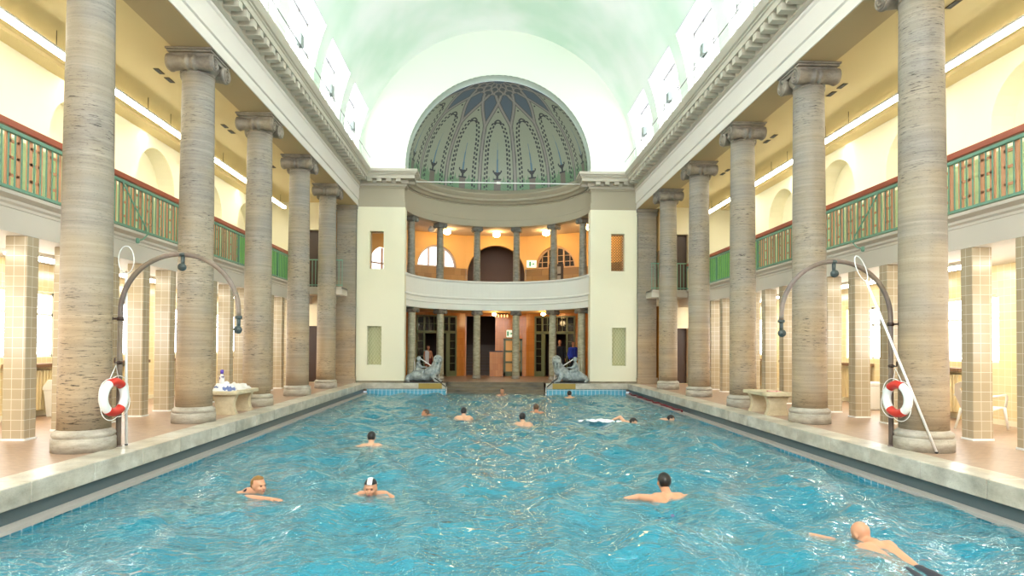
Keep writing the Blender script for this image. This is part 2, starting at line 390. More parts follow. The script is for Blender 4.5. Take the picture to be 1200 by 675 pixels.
# water: heaved surface
SWIM_AT = [(-3.32, 8.05), (-1.79, 7.95), (1.80, 7.62), (3.16, 5.72), (-2.52, 11.85), (-1.90, 16.8), (-0.98, 16.2), (0.17, 23.6), (0.46, 14.95), (0.98, 17.5), (2.60, 22.8), (3.02, 15.2), (4.05, 15.6)]
WZ = {}
def make_water():
    xs = np.linspace(-4.95, 4.95, 260); ys = np.linspace(0.65, 24.5, 620)
    Xg, Yg = np.meshgrid(xs, ys); Z = np.zeros_like(Xg); rs = np.random.RandomState(5)
    for i in range(60):
        wl = 0.26*(1.7/0.26)**rs.rand(); k = 2*PI/wl; th = rs.rand()*2*PI
        a = 0.0138*(wl/0.8)**0.85
        wx = Xg+0.25*np.sin(0.9*Yg+i); wy = Yg+0.25*np.sin(1.1*Xg+2*i)
        env = 0.5+0.5*np.sin(0.35*Xg*math.cos(i)+0.3*Yg*math.sin(i)+i)
        p = np.sin(k*(wx*math.cos(th)+wy*math.sin(th))+rs.rand()*6.28)
        Z += a*env*(p+0.25*np.abs(p))*0.75
    Z -= Z.mean(); ed = np.clip(np.minimum(np.minimum(4.95-np.abs(Xg), 24.2-Yg), Yg-0.65)/0.9, 0, 1); Z *= 0.32+0.68*ed
    for sx_, sy_ in SWIM_AT: Z *= 1-0.5*np.exp(-(((Xg-sx_)/0.6)**2+((Yg-sy_)/0.6)**2))
    for sx_, sy_ in SWIM_AT: WZ[(sx_, sy_)] = float(Z[int(round((sy_-0.65)/(24.5-0.65)*619)), int(round((sx_+4.95)/9.9*259))])
    ny, nx = Xg.shape
    v = np.stack([Xg, Yg, ZW+Z], -1).reshape(-1, 3)
    idx = np.arange(ny*nx).reshape(ny, nx)
    f = np.stack([idx[:-1, :-1], idx[:-1, 1:], idx[1:, 1:], idx[1:, :-1]], -1).reshape(-1, 4)
    me = bpy.data.meshes.new('pool_water'); me.from_pydata(v.tolist(), [], f.tolist())
    me.polygons.foreach_set('use_smooth', [True]*len(f))
    m = bpy.data.materials.new('pool_water'); m.use_nodes = True; nt = m.node_tree
    for n in list(nt.nodes): nt.nodes.remove(n)
    out = N(m, 'ShaderNodeOutputMaterial')
    tr = N(m, 'ShaderNodeBsdfTransparent'); tr.inputs[0].default_value = (0.38, 0.92, 0.98, 1)
    df = N(m, 'ShaderNodeBsdfDiffuse'); df.inputs[0].default_value = (*lin('#1ba3bf'), 1)
    gl = N(m, 'ShaderNodeBsdfGlossy'); gl.inputs['Roughness'].default_value = 0.01; gl.inputs[0].default_value = (1, 1, 1, 1)
    n1 = N(m, 'ShaderNodeTexNoise'); n1.inputs['Scale'].default_value = 6.5; n1.inputs['Detail'].default_value = 3; n1.inputs['Distortion'].default_value = 0.8
    L(m, coords(m, (1, 1.5, 1)), n1.inputs['Vector'])
    bp = N(m, 'ShaderNodeBump'); bp.inputs['Strength'].default_value = 1.0; bp.inputs['Distance'].default_value = 0.045
    n2 = N(m, 'ShaderNodeTexNoise'); n2.inputs['Scale'].default_value = 24; n2.inputs['Detail'].default_value = 2
    L(m, coords(m, (1, 1.6, 1)), n2.inputs['Vector'])
    ma = N(m, 'ShaderNodeMath', operation='MULTIPLY_ADD'); ma.inputs[1].default_value = 0.10
    L(m, n2.outputs['Fac'], ma.inputs[0]); L(m, n1.outputs['Fac'], ma.inputs[2]); L(m, ma.outputs[0], bp.inputs['Height'])
    for n in (gl, df): L(m, bp.outputs[0], n.inputs['Normal'])
    fr = N(m, 'ShaderNodeFresnel'); fr.inputs['IOR'].default_value = 1.5; L(m, bp.outputs[0], fr.inputs['Normal'])
    m1 = N(m, 'ShaderNodeMixShader'); m1.inputs[0].default_value = 0.5; L(m, tr.outputs[0], m1.inputs[1]); L(m, df.outputs[0], m1.inputs[2])
    m2 = N(m, 'ShaderNodeMixShader'); mf = N(m, 'ShaderNodeMath', operation='MULTIPLY', use_clamp=True); mf.inputs[1].default_value = 1.45; L(m, fr.outputs[0], mf.inputs[0]); L(m, mf.outputs[0], m2.inputs[0]); L(m, m1.outputs[0], m2.inputs[1]); L(m, gl.outputs[0], m2.inputs[2])
    L(m, m2.outputs[0], out.inputs['Surface'])
    me.materials.append(m)
    o = bpy.data.objects.new('pool_water', me); COL.objects.link(o)
    tag(o, 'rippling turquoise pool water between the stone copings', 'water', kind='stuff')
make_water()

# ------------------------------------------------ entablature of the two long sides
def sweepY(mb, prof, y0, y1, sg):
    n = len(prof)
    vs = [(sg*x, y0, z) for x, z in prof]+[(sg*x, y1, z) for x, z in prof]
    mb.add(vs, [(i, (i+1) % n, (i+1) % n+n, i+n) for i in range(n)]+[tuple(range(n)), tuple(range(n, 2*n))])
for i, sg in enumerate((-1, 1)):
    mb = MB()
    sweepY(mb, [(5.34, 6.75), (6.06, 6.75), (6.06, 8.0), (5.34, 8.0), (5.34, 7.51), (5.30, 7.51), (5.30, 7.45), (5.325, 7.42), (5.325, 7.0), (5.36, 6.98)], -3, YE+0.05, sg)
    struct('trim_%d' % (5+i), mb, ENT)
    mb = MB()   # cornice: bed mould, corona, crown, lip
    sweepY(mb, [(5.4, 7.52), (5.30, 7.52), (5.24, 7.56), (5.24, 7.74), (4.93, 7.74), (4.93, 7.86), (4.90, 7.875), (4.90, 7.905), (4.86, 7.92), (4.80, 8.03), (4.80, 8.07), (5.4, 8.09)], -3, 23.83+0.4, sg)
    y = 23.62
    while y > 2:   # modillions
        mb.box(sg*5.26, sg*4.95, y-0.085, y+0.085, 7.60, 7.745)
        y -= 0.36
    struct('trim_%d' % (7+i), mb, ENT_CORN)
mb = MB()   # soffit strips under the architrave
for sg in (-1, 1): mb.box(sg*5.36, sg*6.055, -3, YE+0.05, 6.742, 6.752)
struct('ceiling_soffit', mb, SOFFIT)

# gallery ceilings and walls
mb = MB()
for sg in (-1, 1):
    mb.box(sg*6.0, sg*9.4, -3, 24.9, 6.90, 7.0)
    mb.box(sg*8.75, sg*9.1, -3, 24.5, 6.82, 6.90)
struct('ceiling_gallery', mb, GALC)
def arch_pts(cx, w, z0, zs, n=16):
    r = w/2; return [(cx-r, z0)]+[(cx-r*math.cos(PI*i/n), zs+r*math.sin(PI*i/n)) for i in range(n+1)]+[(cx+r, z0)]
for sg in (-1, 1):
    mb = MB()
    holes = [arch_pts(16.95+3.16*k, 1.84, 3.6, 5.63) for k in range(-4, 3)]
    mb.prism([(-3, 3.35), (24.5, 3.35), (24.5, 6.95), (-3, 6.95)], holes, lambda u, v, w_: (sg*(9.1+w_), u, v), 0.45)
    mb.box(sg*9.55, sg*9.6, -3, 24.6, 3.3, 7.0)
    struct('wall_gallery_'+SIDE[sg], mb, GALW)
    # aisle wall below: tiles, and daylit windows above the radiators
    mb = MB()
    wins = [(3.0+3.16*k, 1.9) for k in range(0, 7)]
    mb.prism([(-3, 0), (24.5, 0), (24.5, 3.0), (-3, 3.0)], [[(c-h/2, 1.15), (c+h/2, 1.15), (c+h/2, 2.45), (c-h/2, 2.45)] for c, h in wins], lambda u, v, w_: (sg*(9.2+w_), u, v), 0.25)
    struct('wall_aisle_'+SIDE[sg], mb, AISLET)
    mb = MB(); mb.box(sg*9.19, sg*9.2, -3, 24.5, 0, 0.10)
    struct('baseboard_'+SIDE[sg], mb, CREAM)
    for k, (c, h) in enumerate(wins):
        fr = MB(); x = sg*9.36
        for a in (c-h/2, c-0.02, c+h/2-0.05): fr.box(x-0.02, x+0.02, a, a+0.05, 1.15, 2.45)
        for z in (1.15, 1.98, 2.40): fr.box(x-0.02, x+0.02, c-h/2, c+h/2, z, z+0.05)
        f = struct('window_%d' % (20+k+(10 if sg > 0 else 0)), fr, WHITEP)
        pn = MB(); pn.box(sg*9.39, sg*9.40, c-h/2, c+h/2, 1.15, 2.45); pn.build('pane', PANE_E, f)
# gallery floor + beam
for i, sg in enumerate((-1, 1)):
    mb = MB()
    sweepY(mb, [(7.1, 2.99), (9.3, 2.99), (9.3, 3.5), (7.03, 3.54), (6.98, 3.54), (6.98, 3.49), (7.06, 3.44), (7.06, 3.40), (7.09, 3.37), (7.09, 3.33), (7.1, 3.32)], -3, 24.5, sg)
    struct('ceiling_aisle_'+SIDE[sg], mb, BEAM)
    # bridge across the far end, ledge at gallery level
    mb = MB(); mb.box(sg*5.7, sg*7.05, 23.3, 24.6, 3.28, 3.55); mb.box(sg*5.7, sg*7.05, 23.22, 24.6, 3.49, 3.54)
    struct('trim_%d' % (9+i), mb, BEAM)
    # far end wall of aisle and gallery
    mb = MB()
    mb.prism([(5.3, 0), (9.3, 0), (9.3, 7), (5.3, 7)], [[(6.25, 0.01), (7.45, 0.01), (7.45, 2.16), (6.25, 2.16)], [(6.25, 3.58), (7.45, 3.58), (7.45, 5.85), (6.25, 5.85)]], lambda u, v, w_: (sg*u, 24.5+w_, v), 0.25)
    struct('wall_far_'+SIDE[sg], mb, GALW)
    mb = MB(); mb.box(sg*6.2, sg*7.5, 24.72, 24.8, 0, 2.2); mb.box(sg*6.2, sg*7.5, 24.72, 24.8, 3.56, 5.9)
    for z0, z1 in ((0.15, 1.0), (1.1, 2.05), (3.7, 4.6), (4.75, 5.7)):
        mb.box(sg*6.35, sg*6.8, 24.70, 24.73, z0, z1); mb.box(sg*6.9, sg*7.35, 24.70, 24.73, z0, z1)
    struct('door_%d' % (1+i), mb, DKWOOD)

FRAMEW = mat('grey_window_frame', '#a9a9a6', 0.5)
# ------------------------------------------------ barrel vault with window openings
RV, ZV = 5.3, 8.35
wy = [22.68-3.09*k for k in range(8)]
mb = MB()
th_top = math.asin((10.34-ZV)/RV); th_bot = math.asin(0.33/RV)
ths = [0, th_bot]+[th_bot+(th_top-th_bot)*i/4 for i in range(1, 5)]+[th_top+(PI/2-th_top)*i/12 for i in range(1, 13)]
ths = ths+[PI-t for t in ths[:-1][::-1]]
ycuts = [-3.0]
for c in sorted(wy): ycuts += [c-1.2, c+1.2]
ycuts += [YE+0.02]
vs = [(-RV*math.cos(t), y, ZV+RV*math.sin(t)) for y in ycuts for t in ths]; nT = len(ths); fs = []
for j in range(len(ycuts)-1):
    opening = j % 2 == 1
    for i in range(nT-1):
        tm = (ths[i]+ths[i+1])/2; tt = min(tm, PI-tm)
        if opening and th_bot < tt < th_top: continue
        fs.append((j*nT+i, j*nT+i+1, (j+1)*nT+i+1, (j+1)*nT+i))
mb.add(vs, fs, True)
struct('ceiling', mb, VAULT, fixn=False)
mb = MB()
for sg in (-1, 1):
    mb.box(sg*5.3, sg*5.4, -3, YE, 8.05, 8.36)
    for c in wy:
        zt, zb = 10.34, 8.68
        xo = 5.55
        prof = [(4.915, zt)]+[(math.sqrt(RV*RV-(z-ZV)**2), z) for z in (10.0, 9.6, 9.2, 8.9)]+[(5.29, zb)]
        for yy in (c-1.2, c+1.2):
            d = -0.05 if yy < c else 0.05
            poly = [(sg*x, z) for x, z in prof]+[(sg*xo, zb), (sg*xo, zt)]
            n = len(poly)
            mb.add([(x, yy, z) for x, z in poly]+[(x, yy+d, z) for x, z in poly], [tuple(range(n)), tuple(range(n, 2*n))[::-1]]+[(i, (i+1) % n, (i+1) % n+n, i+n) for i in range(n)])
        mb.box(sg*5.29, sg*xo, c-1.2, c+1.2, zb-0.05, zb)
struct('wall_clerestory', mb, WHITE)
mb = MB()
for sg in (-1, 1):
    for c in wy: mb.box(sg*4.93, sg*5.55, c-1.2, c+1.2, 10.34, 10.39)
struct('ceiling_reveal', mb, REVEAL)
k = 0
for sg in (-1, 1):
    for c in wy:
        k += 1; x = sg*5.47
        fr = MB()
        for a in (-1.2, -0.42, 0.36, 1.14): fr.box(x-0.03, x+0.03, c+a, c+a+0.06, 8.68, 10.34)
        for z in (8.68, 9.42, 10.28): fr.box(x-0.03, x+0.03, c-1.2, c+1.2, z, z+0.06)
        f = struct('window_%d' % (100+k), fr, FRAMEW)
        pn = MB(); pn.box(sg*5.50, sg*5.51, c-1.2, c+1.2, 8.68, 10.34); pn.build('pane', PANE_E, f)

# ------------------------------------------------ end wall: arch, blocks, cornice returns
def ring_arc(r, z0, n=40): return [(r*math.cos(PI*i/n), z0+r*math.sin(PI*i/n)) for i in range(n+1)]
RA = 3.57
mb = MB()
outer = [(5.38, 8.0)]+[(5.38*math.cos(PI*i/48), ZV+5.38*math.sin(PI*i/48)) for i in range(49)]+[(-5.38, 8.0), (-RA, 8.0)]+[(-RA*math.cos(PI*i/48), 8.33+RA*math.sin(PI*i/48)) for i in range(49)]+[(RA, 8.0)]
mb.prism(outer, [], lambda u, v, w_: (u, YE+w_, v), 0.42, False)
struct('wall_end', mb, ENDW)
for i, sg in enumerate((-1, 1)):
    mb = MB()
    mb.prism([(3.56, 0.09), (5.38, 0.09), (5.38, 6.72), (3.56, 6.72)],
             [[(4.37, 4.35), (4.90, 4.35), (4.90, 5.79), (4.37, 5.79)], [(4.42, 0.69), (4.96, 0.69), (4.96, 2.16), (4.42, 2.16)]],
             lambda u, v, w_: (sg*u, YE+w_, v), 0.5)
    struct('wall_block_'+SIDE[sg], mb, CREAM)
    mb = MB(); mb.box(sg*3.5, sg*5.42, YE-0.05, YE+0.5, 0, 0.09)
    struct('baseboard_end_'+SIDE[sg], mb, TRAV_D)
    mb = MB()
    sweep = [(0.0, 6.72), (0.0, 6.98), (0.03, 7.0), (0.03, 7.42), (0.0, 7.45), (-0.02, 7.5), (-0.02, 7.56)]
    for (p0, z0), (p1, z1) in zip(sweep[:-1], sweep[1:]):
        mb.box(sg*(3.56+max(p0, p1)), sg*5.37, YE+max(p0, p1)-0.001, YE+0.5, z0, z1+0.001)
    struct('trim_%d' % (11+i), mb, GREY_ST)
    mb = MB()   # cornice return
    for (p, z0, z1) in ((0.06, 7.52, 7.60), (0.12, 7.60, 7.73), (0.39, 7.73, 7.86), (0.42, 7.86, 7.91), (0.46, 7.91, 7.97), (0.5, 7.97, 8.07)):
        mb.box(sg*(3.56-p), sg*5.3, YE-p, YE+0.45, z0, z1)
    for q in range(4):
        xx = 3.70+q*0.36; mb.box(sg*xx, sg*(xx+0.18), YE-0.36, YE, 7.62, 7.735)
    for q in range(1): mb.box(sg*3.22, sg*3.6, YE+0.05, YE+0.23, 7.62, 7.735)
    struct('trim_%d' % (13+i), mb, ENT_CORN)
    # pilaster beside the block
    mb = MB(); mb.box(sg*5.40, sg*6.11, YE-0.12, YE+0.3, 0.24, 6.5)
    mb.box(sg*5.36, sg*6.16, YE-0.18, YE+0.3, 0, 0.24)
    mb.box(sg*5.37, sg*6.14, YE-0.15, YE+0.3, 6.5, 6.56); mb.box(sg*5.35, sg*6.16, YE-0.18, YE+0.3, 6.62, 6.745); mb.box(sg*5.39, sg*6.12, YE-0.13, YE+0.3, 6.56, 6.62)
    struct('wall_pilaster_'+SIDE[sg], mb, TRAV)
# lattice niches and the upper grille
for i, sg in enumerate((-1, 1)):
    fr = MB(); fr.box(sg*4.42, sg*4.96, YE+0.22, YE+0.24, 0.69, 2.16)
    f = struct('window_%d' % (1+i), fr, mat('lattice_backing', '#c9c99c', 0.6))
    g = MB(); x0, x1, z0, z1 = 4.42, 4.96, 0.69, 2.16; p = 0.115
    for s_ in (-1, 1):
        c0 = -3.0
        while c0 < 6:
            # line z = z0 + s*(x-x0)*1.35 + c0, clipped
            pts = []
            for t in np.linspace(x0, x1, 28):
                z = z0+s_*(t-x0)*1.45+c0
                if z0 <= z <= z1: pts.append((sg*t, YE+0.20, z))
            if len(pts) > 1: g.tube([pts[0], pts[-1]], 0.007, 4)
            c0 += p*1.45
    g.build('lattice', mat('lattice_cream_metal', '#e6e3c4', 0.5), f)
fr = MB()
for sg in (-1, 1):
    x0, x1, z0, z1 = 4.37, 4.90, 4.35, 5.79
    for a in (x0, x1-0.03): fr.box(sg*a, sg*(a+0.03), YE+0.25, YE+0.29, z0, z1)
    for a in (z0, z1-0.03): fr.box(sg*x0, sg*x1, YE+0.25, YE+0.29, a, a+0.03)
struct('window_3', fr, WOODF)
g = MB(); x0, z0 = 4.40, 4.38
for i in range(5):
    for j in range(14):
        cx, cz = x0+0.05+i*0.105, z0+0.05+j*0.105
        g.tube([(cx+0.045*math.cos(a), YE+0.27, cz+0.045*math.sin(a)) for a in np.linspace(0, 2*PI, 9)[:-1]], 0.009, 4, closed=True)
o = g.build('window_grille', mat('dark_bronze_grille', '#5c4c3a', 0.5)); tag(o, 'dark bronze grille of small rings in the upper slot of the right cream wall block', 'grille')

# ------------------------------------------------ semidome
DR, DY, DZ = 3.5, 24.65, 8.2
mb = MB()   # smooth grey intrados of the arch
vs = []; n = 64
for i in range(n+1):
    a = PI*i/n
    for r, y in ((RA, YE+0.0), (RA-0.01, YE+0.36), (DR-0.005, YE+0.37)):
        vs.append((-r*math.cos(a), y, (8.33 if r > DR else 8.33)+r*math.sin(a)))
mb.add(vs, [(3*i+j, 3*i+j+1, 3*i+j+4, 3*i+j+3) for i in range(n) for j in (0, 1)], True)
struct('trim_15', mb, mat('grey_green_intrados', '#b9c4b8', 0.6), fixn=False)
def dome_mesh():
    NA, NE = 760, 380
    az = np.linspace(-90, 90, NA+1); el = np.linspace(-4, 90, NE+1)
    A, E_ = np.meshgrid(az, el); ar, er = np.radians(A), np.radians(E_)
    Xv = DR*np.cos(er)*np.sin(ar); Yv = DY+DR*np.cos(er)*np.cos(ar); Zv = 8.3+DR*np.sin(er)
    G = 26.4; g = np.round(A/G); U = A-G*g; au = np.abs(U); ce = np.maximum(np.cos(er), 0.02)
    lat = DR*np.pi/180*ce      # metres per degree of azimuth
    def hexc(h): return np.array(lin(h))
    pale, green, mauve, dark, blue, jet = map(hexc, ('#a6aa98', '#7d9a7c', '#8f8a86', '#3f4146', '#64727f', '#66849b'))
    C = np.zeros(A.shape+(3,)); C[:] = pale
    rs = np.random.RandomState(3)
    def setc(mask, col): C[mask] = col
    # hedge at the bottom
    edge = 8.5+1.6*np.sin(A*1.7)+1.2*np.sin(A*4.1+1)
    setc(E_ < edge, green); spk = (np.sin(A*9)*np.sin(E_*11+A*3)) > 0.55; setc((E_ < edge) & spk, hexc('#56855f'))
    t = np.clip((E_-46)/20.0, 0, None)**1.25
    c = np.abs(13.2*(1-t)); below = t <= 1
    # blue lozenges beside the pointed arch heads
    loz = (t > 0) & (t < 1.9) & ((below & (au > c)) | (~below & (au > c)))
    setc(loz, blue)
    setc((t >= 1) & (au < c) & (t < 1.9), hexc('#746e6c'))
    # scalloped rings of the crown
    top = E_ > 72.5
    setc(top, hexc('#77716e'))
    row = np.clip(np.floor((E_-72.5)/4.6), 0, 9).astype(int)
    shift = np.where(row % 2 == 0, 0.0, 13.2)
    lu = A+shift; gu = np.round(lu/G); uu = (lu-gu*G)
    ctr_e = 72.5+4.6*row+2.0
    dd = np.sqrt((uu/11.0)**2+((E_-ctr_e)/2.5)**2)
    setc(top & (dd < 1.0), hexc('#5f6468')); setc(top & (np.abs(dd-1.0) < 0.2), hexc('#a19a93'))
    setc(E_ > 86.3, blue)
    # ribs along the arch curves and down the piers
    d = np.abs(au-c)*lat
    slope = np.where(t > 0, 1.0, 1.0)
    rib = np.where(E_ < 46, 0.5, 1.0)
    wv = 0.085
    dr = np.where(E_ < 46, np.abs(au-13.2)*lat, d)
    setc((dr < wv) & (E_ < 73), dark); setc((dr < wv-0.018) & (E_ < 73), mauve)
    setc((dr < 0.012) & (E_ < 73), hexc('#b0aaa2'))
    # straight rib up through the lozenges
    ds = np.abs(au-13.2)*lat
    # garland of dark leaves in each gore
    w_in = np.where(E_ < 30, 8.6, 8.6*np.sqrt(np.clip(1-((E_-30)/21.5)**2, 0, 1)))
    for off, ph in ((-0.05, 0.0), (0.05, 1.6)):
        # distance to the inset arch: sideways low down, radial near the top
        dg = np.abs((au-w_in)*lat-off)
        s_ = E_*0.061*3.2+U*0.0
        top_zone = E_ > 47
        leaf = (np.sin(s_*10+ph) > -0.15)
        setc((dg < 0.036) & leaf & (E_ < 50.5) & (E_ > 1), dark)
    for k in range(-3, 4):   # crown of the garland
        for q in range(9):
            aa = -4.2+q*1.05+k*G; ee = 51.5-((q-4)/4.0)**2*2.6
            m_ = ((A-aa)*lat)**2+((E_-ee)*DR*PI/180)**2 < 0.034**2
            setc(m_, dark)
            m_ = ((A-aa*1.0)*lat)**2+((E_-ee+2.0)*DR*PI/180)**2 < 0.026**2
            setc(m_, dark)
    setc((au*lat)**2+((E_-58)*DR*PI/180)**2 < 0.04**2, dark)
    # pedestal, basin and jet
    setc((au*lat < 0.15) & (E_ < 9), hexc('#7d746c')); setc((au*lat < 0.18) & (np.abs(E_-9) < 0.6), dark)
    setc((au*lat < 0.05) & (E_ > 9) & (E_ < 12), dark)
    bw = 0.04+0.05*(E_-11); setc((au*lat < bw) & (E_ > 11.5) & (E_ < 14.2), dark)
    setc((np.abs(au*lat-0.17) < 0.03) & (E_ > 14) & (E_ < 15.3), dark)
    jw = 0.045*(1-(E_-14)/22); setc((au*lat < jw) & (E_ > 14) & (E_ < 35), jet)
    nz = 0.94+0.12*rs.rand(*A.shape); C *= nz[..., None]
    v = np.stack([Xv, Yv, Zv], -1).reshape(-1, 3); ny, nx = A.shape
    idx = np.arange(ny*nx).reshape(ny, nx)
    f = np.stack([idx[:-1, :-1], idx[1:, :-1], idx[1:, 1:], idx[:-1, 1:]], -1).reshape(-1, 4)
    me = bpy.data.meshes.new('ceiling_dome'); me.from_pydata(v.tolist(), [], f.tolist())
    me.polygons.foreach_set('use_smooth', [True]*len(f))
    ca = me.color_attributes.new('mosaic', 'FLOAT_COLOR', 'POINT')
    ca.data.foreach_set('color', np.concatenate([C.reshape(-1, 3), np.ones((ny*nx, 1))], 1).astype(np.float32).ravel())
    m = mat('dome_mosaic', '#a3ad95', 0.45)
    at = N(m, 'ShaderNodeAttribute', attribute_name='mosaic'); L(m, at.outputs['Color'], bsdf(m).inputs['Base Color'])
    me.materials.append(m)
    o = bpy.data.objects.new('ceiling_dome', me); COL.objects.link(o); o['kind'] = 'structure'
dome_mesh()

# ------------------------------------------------ apse: rings, floors, polygonal rear wall
def ring(mb, prof, a0=-86, a1=86, seg=64, c=(0, AC)):
    """sweep a (radius, z) closed profile round the apse centre; azimuth 0 = +Y"""
    n = len(prof); vs = []
    for i in range(seg+1):
        a = math.radians(a0+(a1-a0)*i/seg)
        for r, z in prof: vs.append((c[0]+r*math.sin(a), c[1]+r*math.cos(a), z))
    fs = [(i*n+j, i*n+(j+1) % n, (i+1)*n+(j+1) % n, (i+1)*n+j) for i in range(seg) for j in range(n)]
    fs += [tuple(range(n)), tuple(seg*n+j for j in range(n))]
    mb.add(vs, fs, False)
mb = MB()   # entablature over the upper columns
ring(mb, [(3.57, 6.68), (3.95, 6.68), (3.95, 8.0), (3.6, 8.0), (3.6, 7.65), (3.57, 7.62), (3.57, 7.60), (3.6, 7.58), (3.6, 6.97), (3.57, 6.95)])
struct('trim_16', mb, GREY_ST)
mb = MB()
ring(mb, [(3.62, 7.66), (3.52, 7.66), (3.45, 7.74), (3.35, 7.78), (3.35, 7.88), (3.30, 7.92), (3.22, 8.02), (3.22, 8.06), (3.62, 8.3)])
struct('trim_17', mb, GREY_ST)
mb = MB()   # solid parapet with grooves
ring(mb, [(3.60, 2.99), (3.92, 2.99), (3.92, 3.45), (3.64, 3.45), (3.64, 4.19), (3.66, 4.19), (3.66, 4.26), (3.52, 4.26), (3.52, 4.21), (3.56, 4.17), (3.58, 4.15), (3.58, 3.55), (3.55, 3.52), (3.55, 3.47), (3.60, 3.44), (3.60, 3.30), (3.58, 3.28), (3.58, 3.25), (3.61, 3.23)])
struct('wall_parapet', mb, mat('parapet_paint', '#f0efe6', 0.6))
mb = MB(); ring(mb, [(3.65, 3.2), (6.6, 3.2), (6.6, 3.4), (3.65, 3.4)], -85, 85)
struct('floor_apse_gallery', mb, BEAM)
mb = MB(); ring(mb, [(3.91, 3.0), (6.6, 3.0), (6.6, 3.19), (3.91, 3.19)], -85, 85)
struct('ceiling_apse_lower', mb, APSEW)
mb = MB(); ring(mb, [(3.94, 6.72), (6.8, 6.72), (6.8, 6.85), (3.94, 6.85)], -85, 85)
struct('ceiling_apse_upper', mb, plaster('apse_ceiling_plaster', '#c9b8a6', 0.05))

AP = 6.1; HW = AP*math.tan(math.radians(13.5))
def facet_place(k, z_off=0, t0=0):
    a = math.radians(27*k)
    nrm = Vector((math.sin(a), math.cos(a), 0)); tan = Vector((math.cos(a), -math.sin(a), 0)); c = Vector((0, AC, 0))+nrm*AP
    return lambda u, v, w_: tuple(c+tan*u+nrm*(w_+t0)+Vector((0, 0, v)))
def facet_mb(k): 
    mb = MB(); pl = facet_place(k)
    a = math.radians(27*k)
    mb.m = Matrix.Translation((AP*math.sin(a), AC+AP*math.cos(a), 0)) @ Matrix.Rotation(-a, 4, 'Z')   # local x = along the wall, y = outward
    return mb
TH = 0.3
ident = lambda u, v, w_: (u, w_, v)
for k in range(-3, 4):
    nm = {0: 'centre', -1: 'inner_left', 1: 'inner_right', -2: 'outer_left', 2: 'outer_right', -3: 'side_left', 3: 'side_right', -4: 'rear_left', 4: 'rear_right'}[k]
    # upper storey
    if k == 0: holes = [arch_pts(0, 2.76, 3.42, 4.89, 28)]
    elif abs(k) == 1: holes = [[(-1.0, 5.13)]+[(-1.0*math.cos(PI*i/24), 5.13+1.03*math.sin(PI*i/24)) for i in range(1, 24)]+[(1.0, 5.13)]]
    elif k == -2: holes = [arch_pts(0.0, 1.7, 4.35, 4.9)]
    else: holes = []
    e = HW+ (0.02)
    up = [(-e, 5.13), (-e, 6.75), (e, 6.75), (e, 5.13)]
    mb = facet_mb(k); mb.prism([(-e, 3.3), (e, 3.3), (e, 6.75), (-e, 6.75)], holes, ident, TH)
    struct('wall_apse_upper_'+nm, mb, APSEW)
    # wainscot
    mb = facet_mb(k)
    segs = [(-e, -1.39), (1.39, e)] if k == 0 else [(-e, e)]
    if k == 1: segs = [(-e, -0.28), (0.42, e)]
    for a, b in segs:
        mb.box(a, b, -0.03, 0.0, 3.4, 5.08 if k != -2 else 4.3); mb.box(a, b, -0.05, 0.0, 5.05 if k != -2 else 4.25, 5.12 if k != -2 else 4.32)
    struct('trim_%d' % (30+k), mb, STONEW)
    # lower storey
    if k == 0: holes = [[(-1.40, 0.01), (-0.02, 0.01), (-0.02, 2.86), (-1.40, 2.86)], [(0.38, 0.01), (1.27, 0.01), (1.27, 1.80), (0.38, 1.80)]]
    elif abs(k) == 1: holes = [[(-1.02*1, 0.01), (1.02, 0.01), (1.02, 2.86), (-1.02, 2.86)]]
    else: holes = []
    mb = facet_mb(k); mb.prism([(-e, 0.0), (e, 0.0), (e, 3.0), (-e, 3.0)], holes, ident, TH)
    struct('wall_apse_lower_'+nm, mb, ORANGE)

# rooms behind the openings
mb = MB()
mb.box(-1.9, 1.9, 32.8, 33.0, 3.3, 6.9); mb.box(-2.0, -1.9, 30.7, 33, 3.3, 6.9); mb.box(1.9, 2.0, 30.7, 33, 3.3, 6.9); mb.box(-2, 2, 30.7, 33, 3.25, 3.4); mb.box(-2, 2, 30.7, 33, 6.8, 6.9)
struct('wall_room_upper', mb, plaster('mauve_grey_plaster', '#8a756e', 0.1))
mb = MB(); mb.box(-1.6, 1.6, 30.72, 30.80, 4.05, 4.15); mb.box(-1.9, 1.9, 32.7, 32.8, 3.4, 4.2)
struct('trim_40', mb, DKWOOD)
mb = MB()
mb.box(-1.9, 1.9, 34.4, 34.5, -0.2, 3.2); mb.box(-2.0, -1.9, 30.7, 34.5, -0.2, 3.2); mb.box(0.15, 0.25, 30.7, 34.5, -0.2, 3.2); mb.box(-2, 2, 30.7, 34.5, 3.05, 3.2)
struct('wall_room_stairs', mb, DARKR)
mb = MB()
for i in range(10): mb.box(-1.85, 0.15, 31.4+0.28*i, 34.4, 0.0, 0.15*(i+1))
struct('floor_stairs', mb, mat('dark_stair_stone', '#57453a', 0.5))
for k in (-1, 1):
    mb = facet_mb(k)
    mb.box(-1.4, 1.4, 2.4, 2.5, 0, 3.0); mb.box(-1.45, -1.35, TH, 2.5, 0, 3.0); mb.box(1.35, 1.45, TH, 2.5, 0, 3.0); mb.box(-1.4, 1.4, TH, 2.5, 2.95, 3.05); mb.box(-1.4, 1.4, TH, 2.5, -0.1, 0)
    struct('wall_vestibule_'+('left' if k < 0 else 'right'), mb, DARKR)
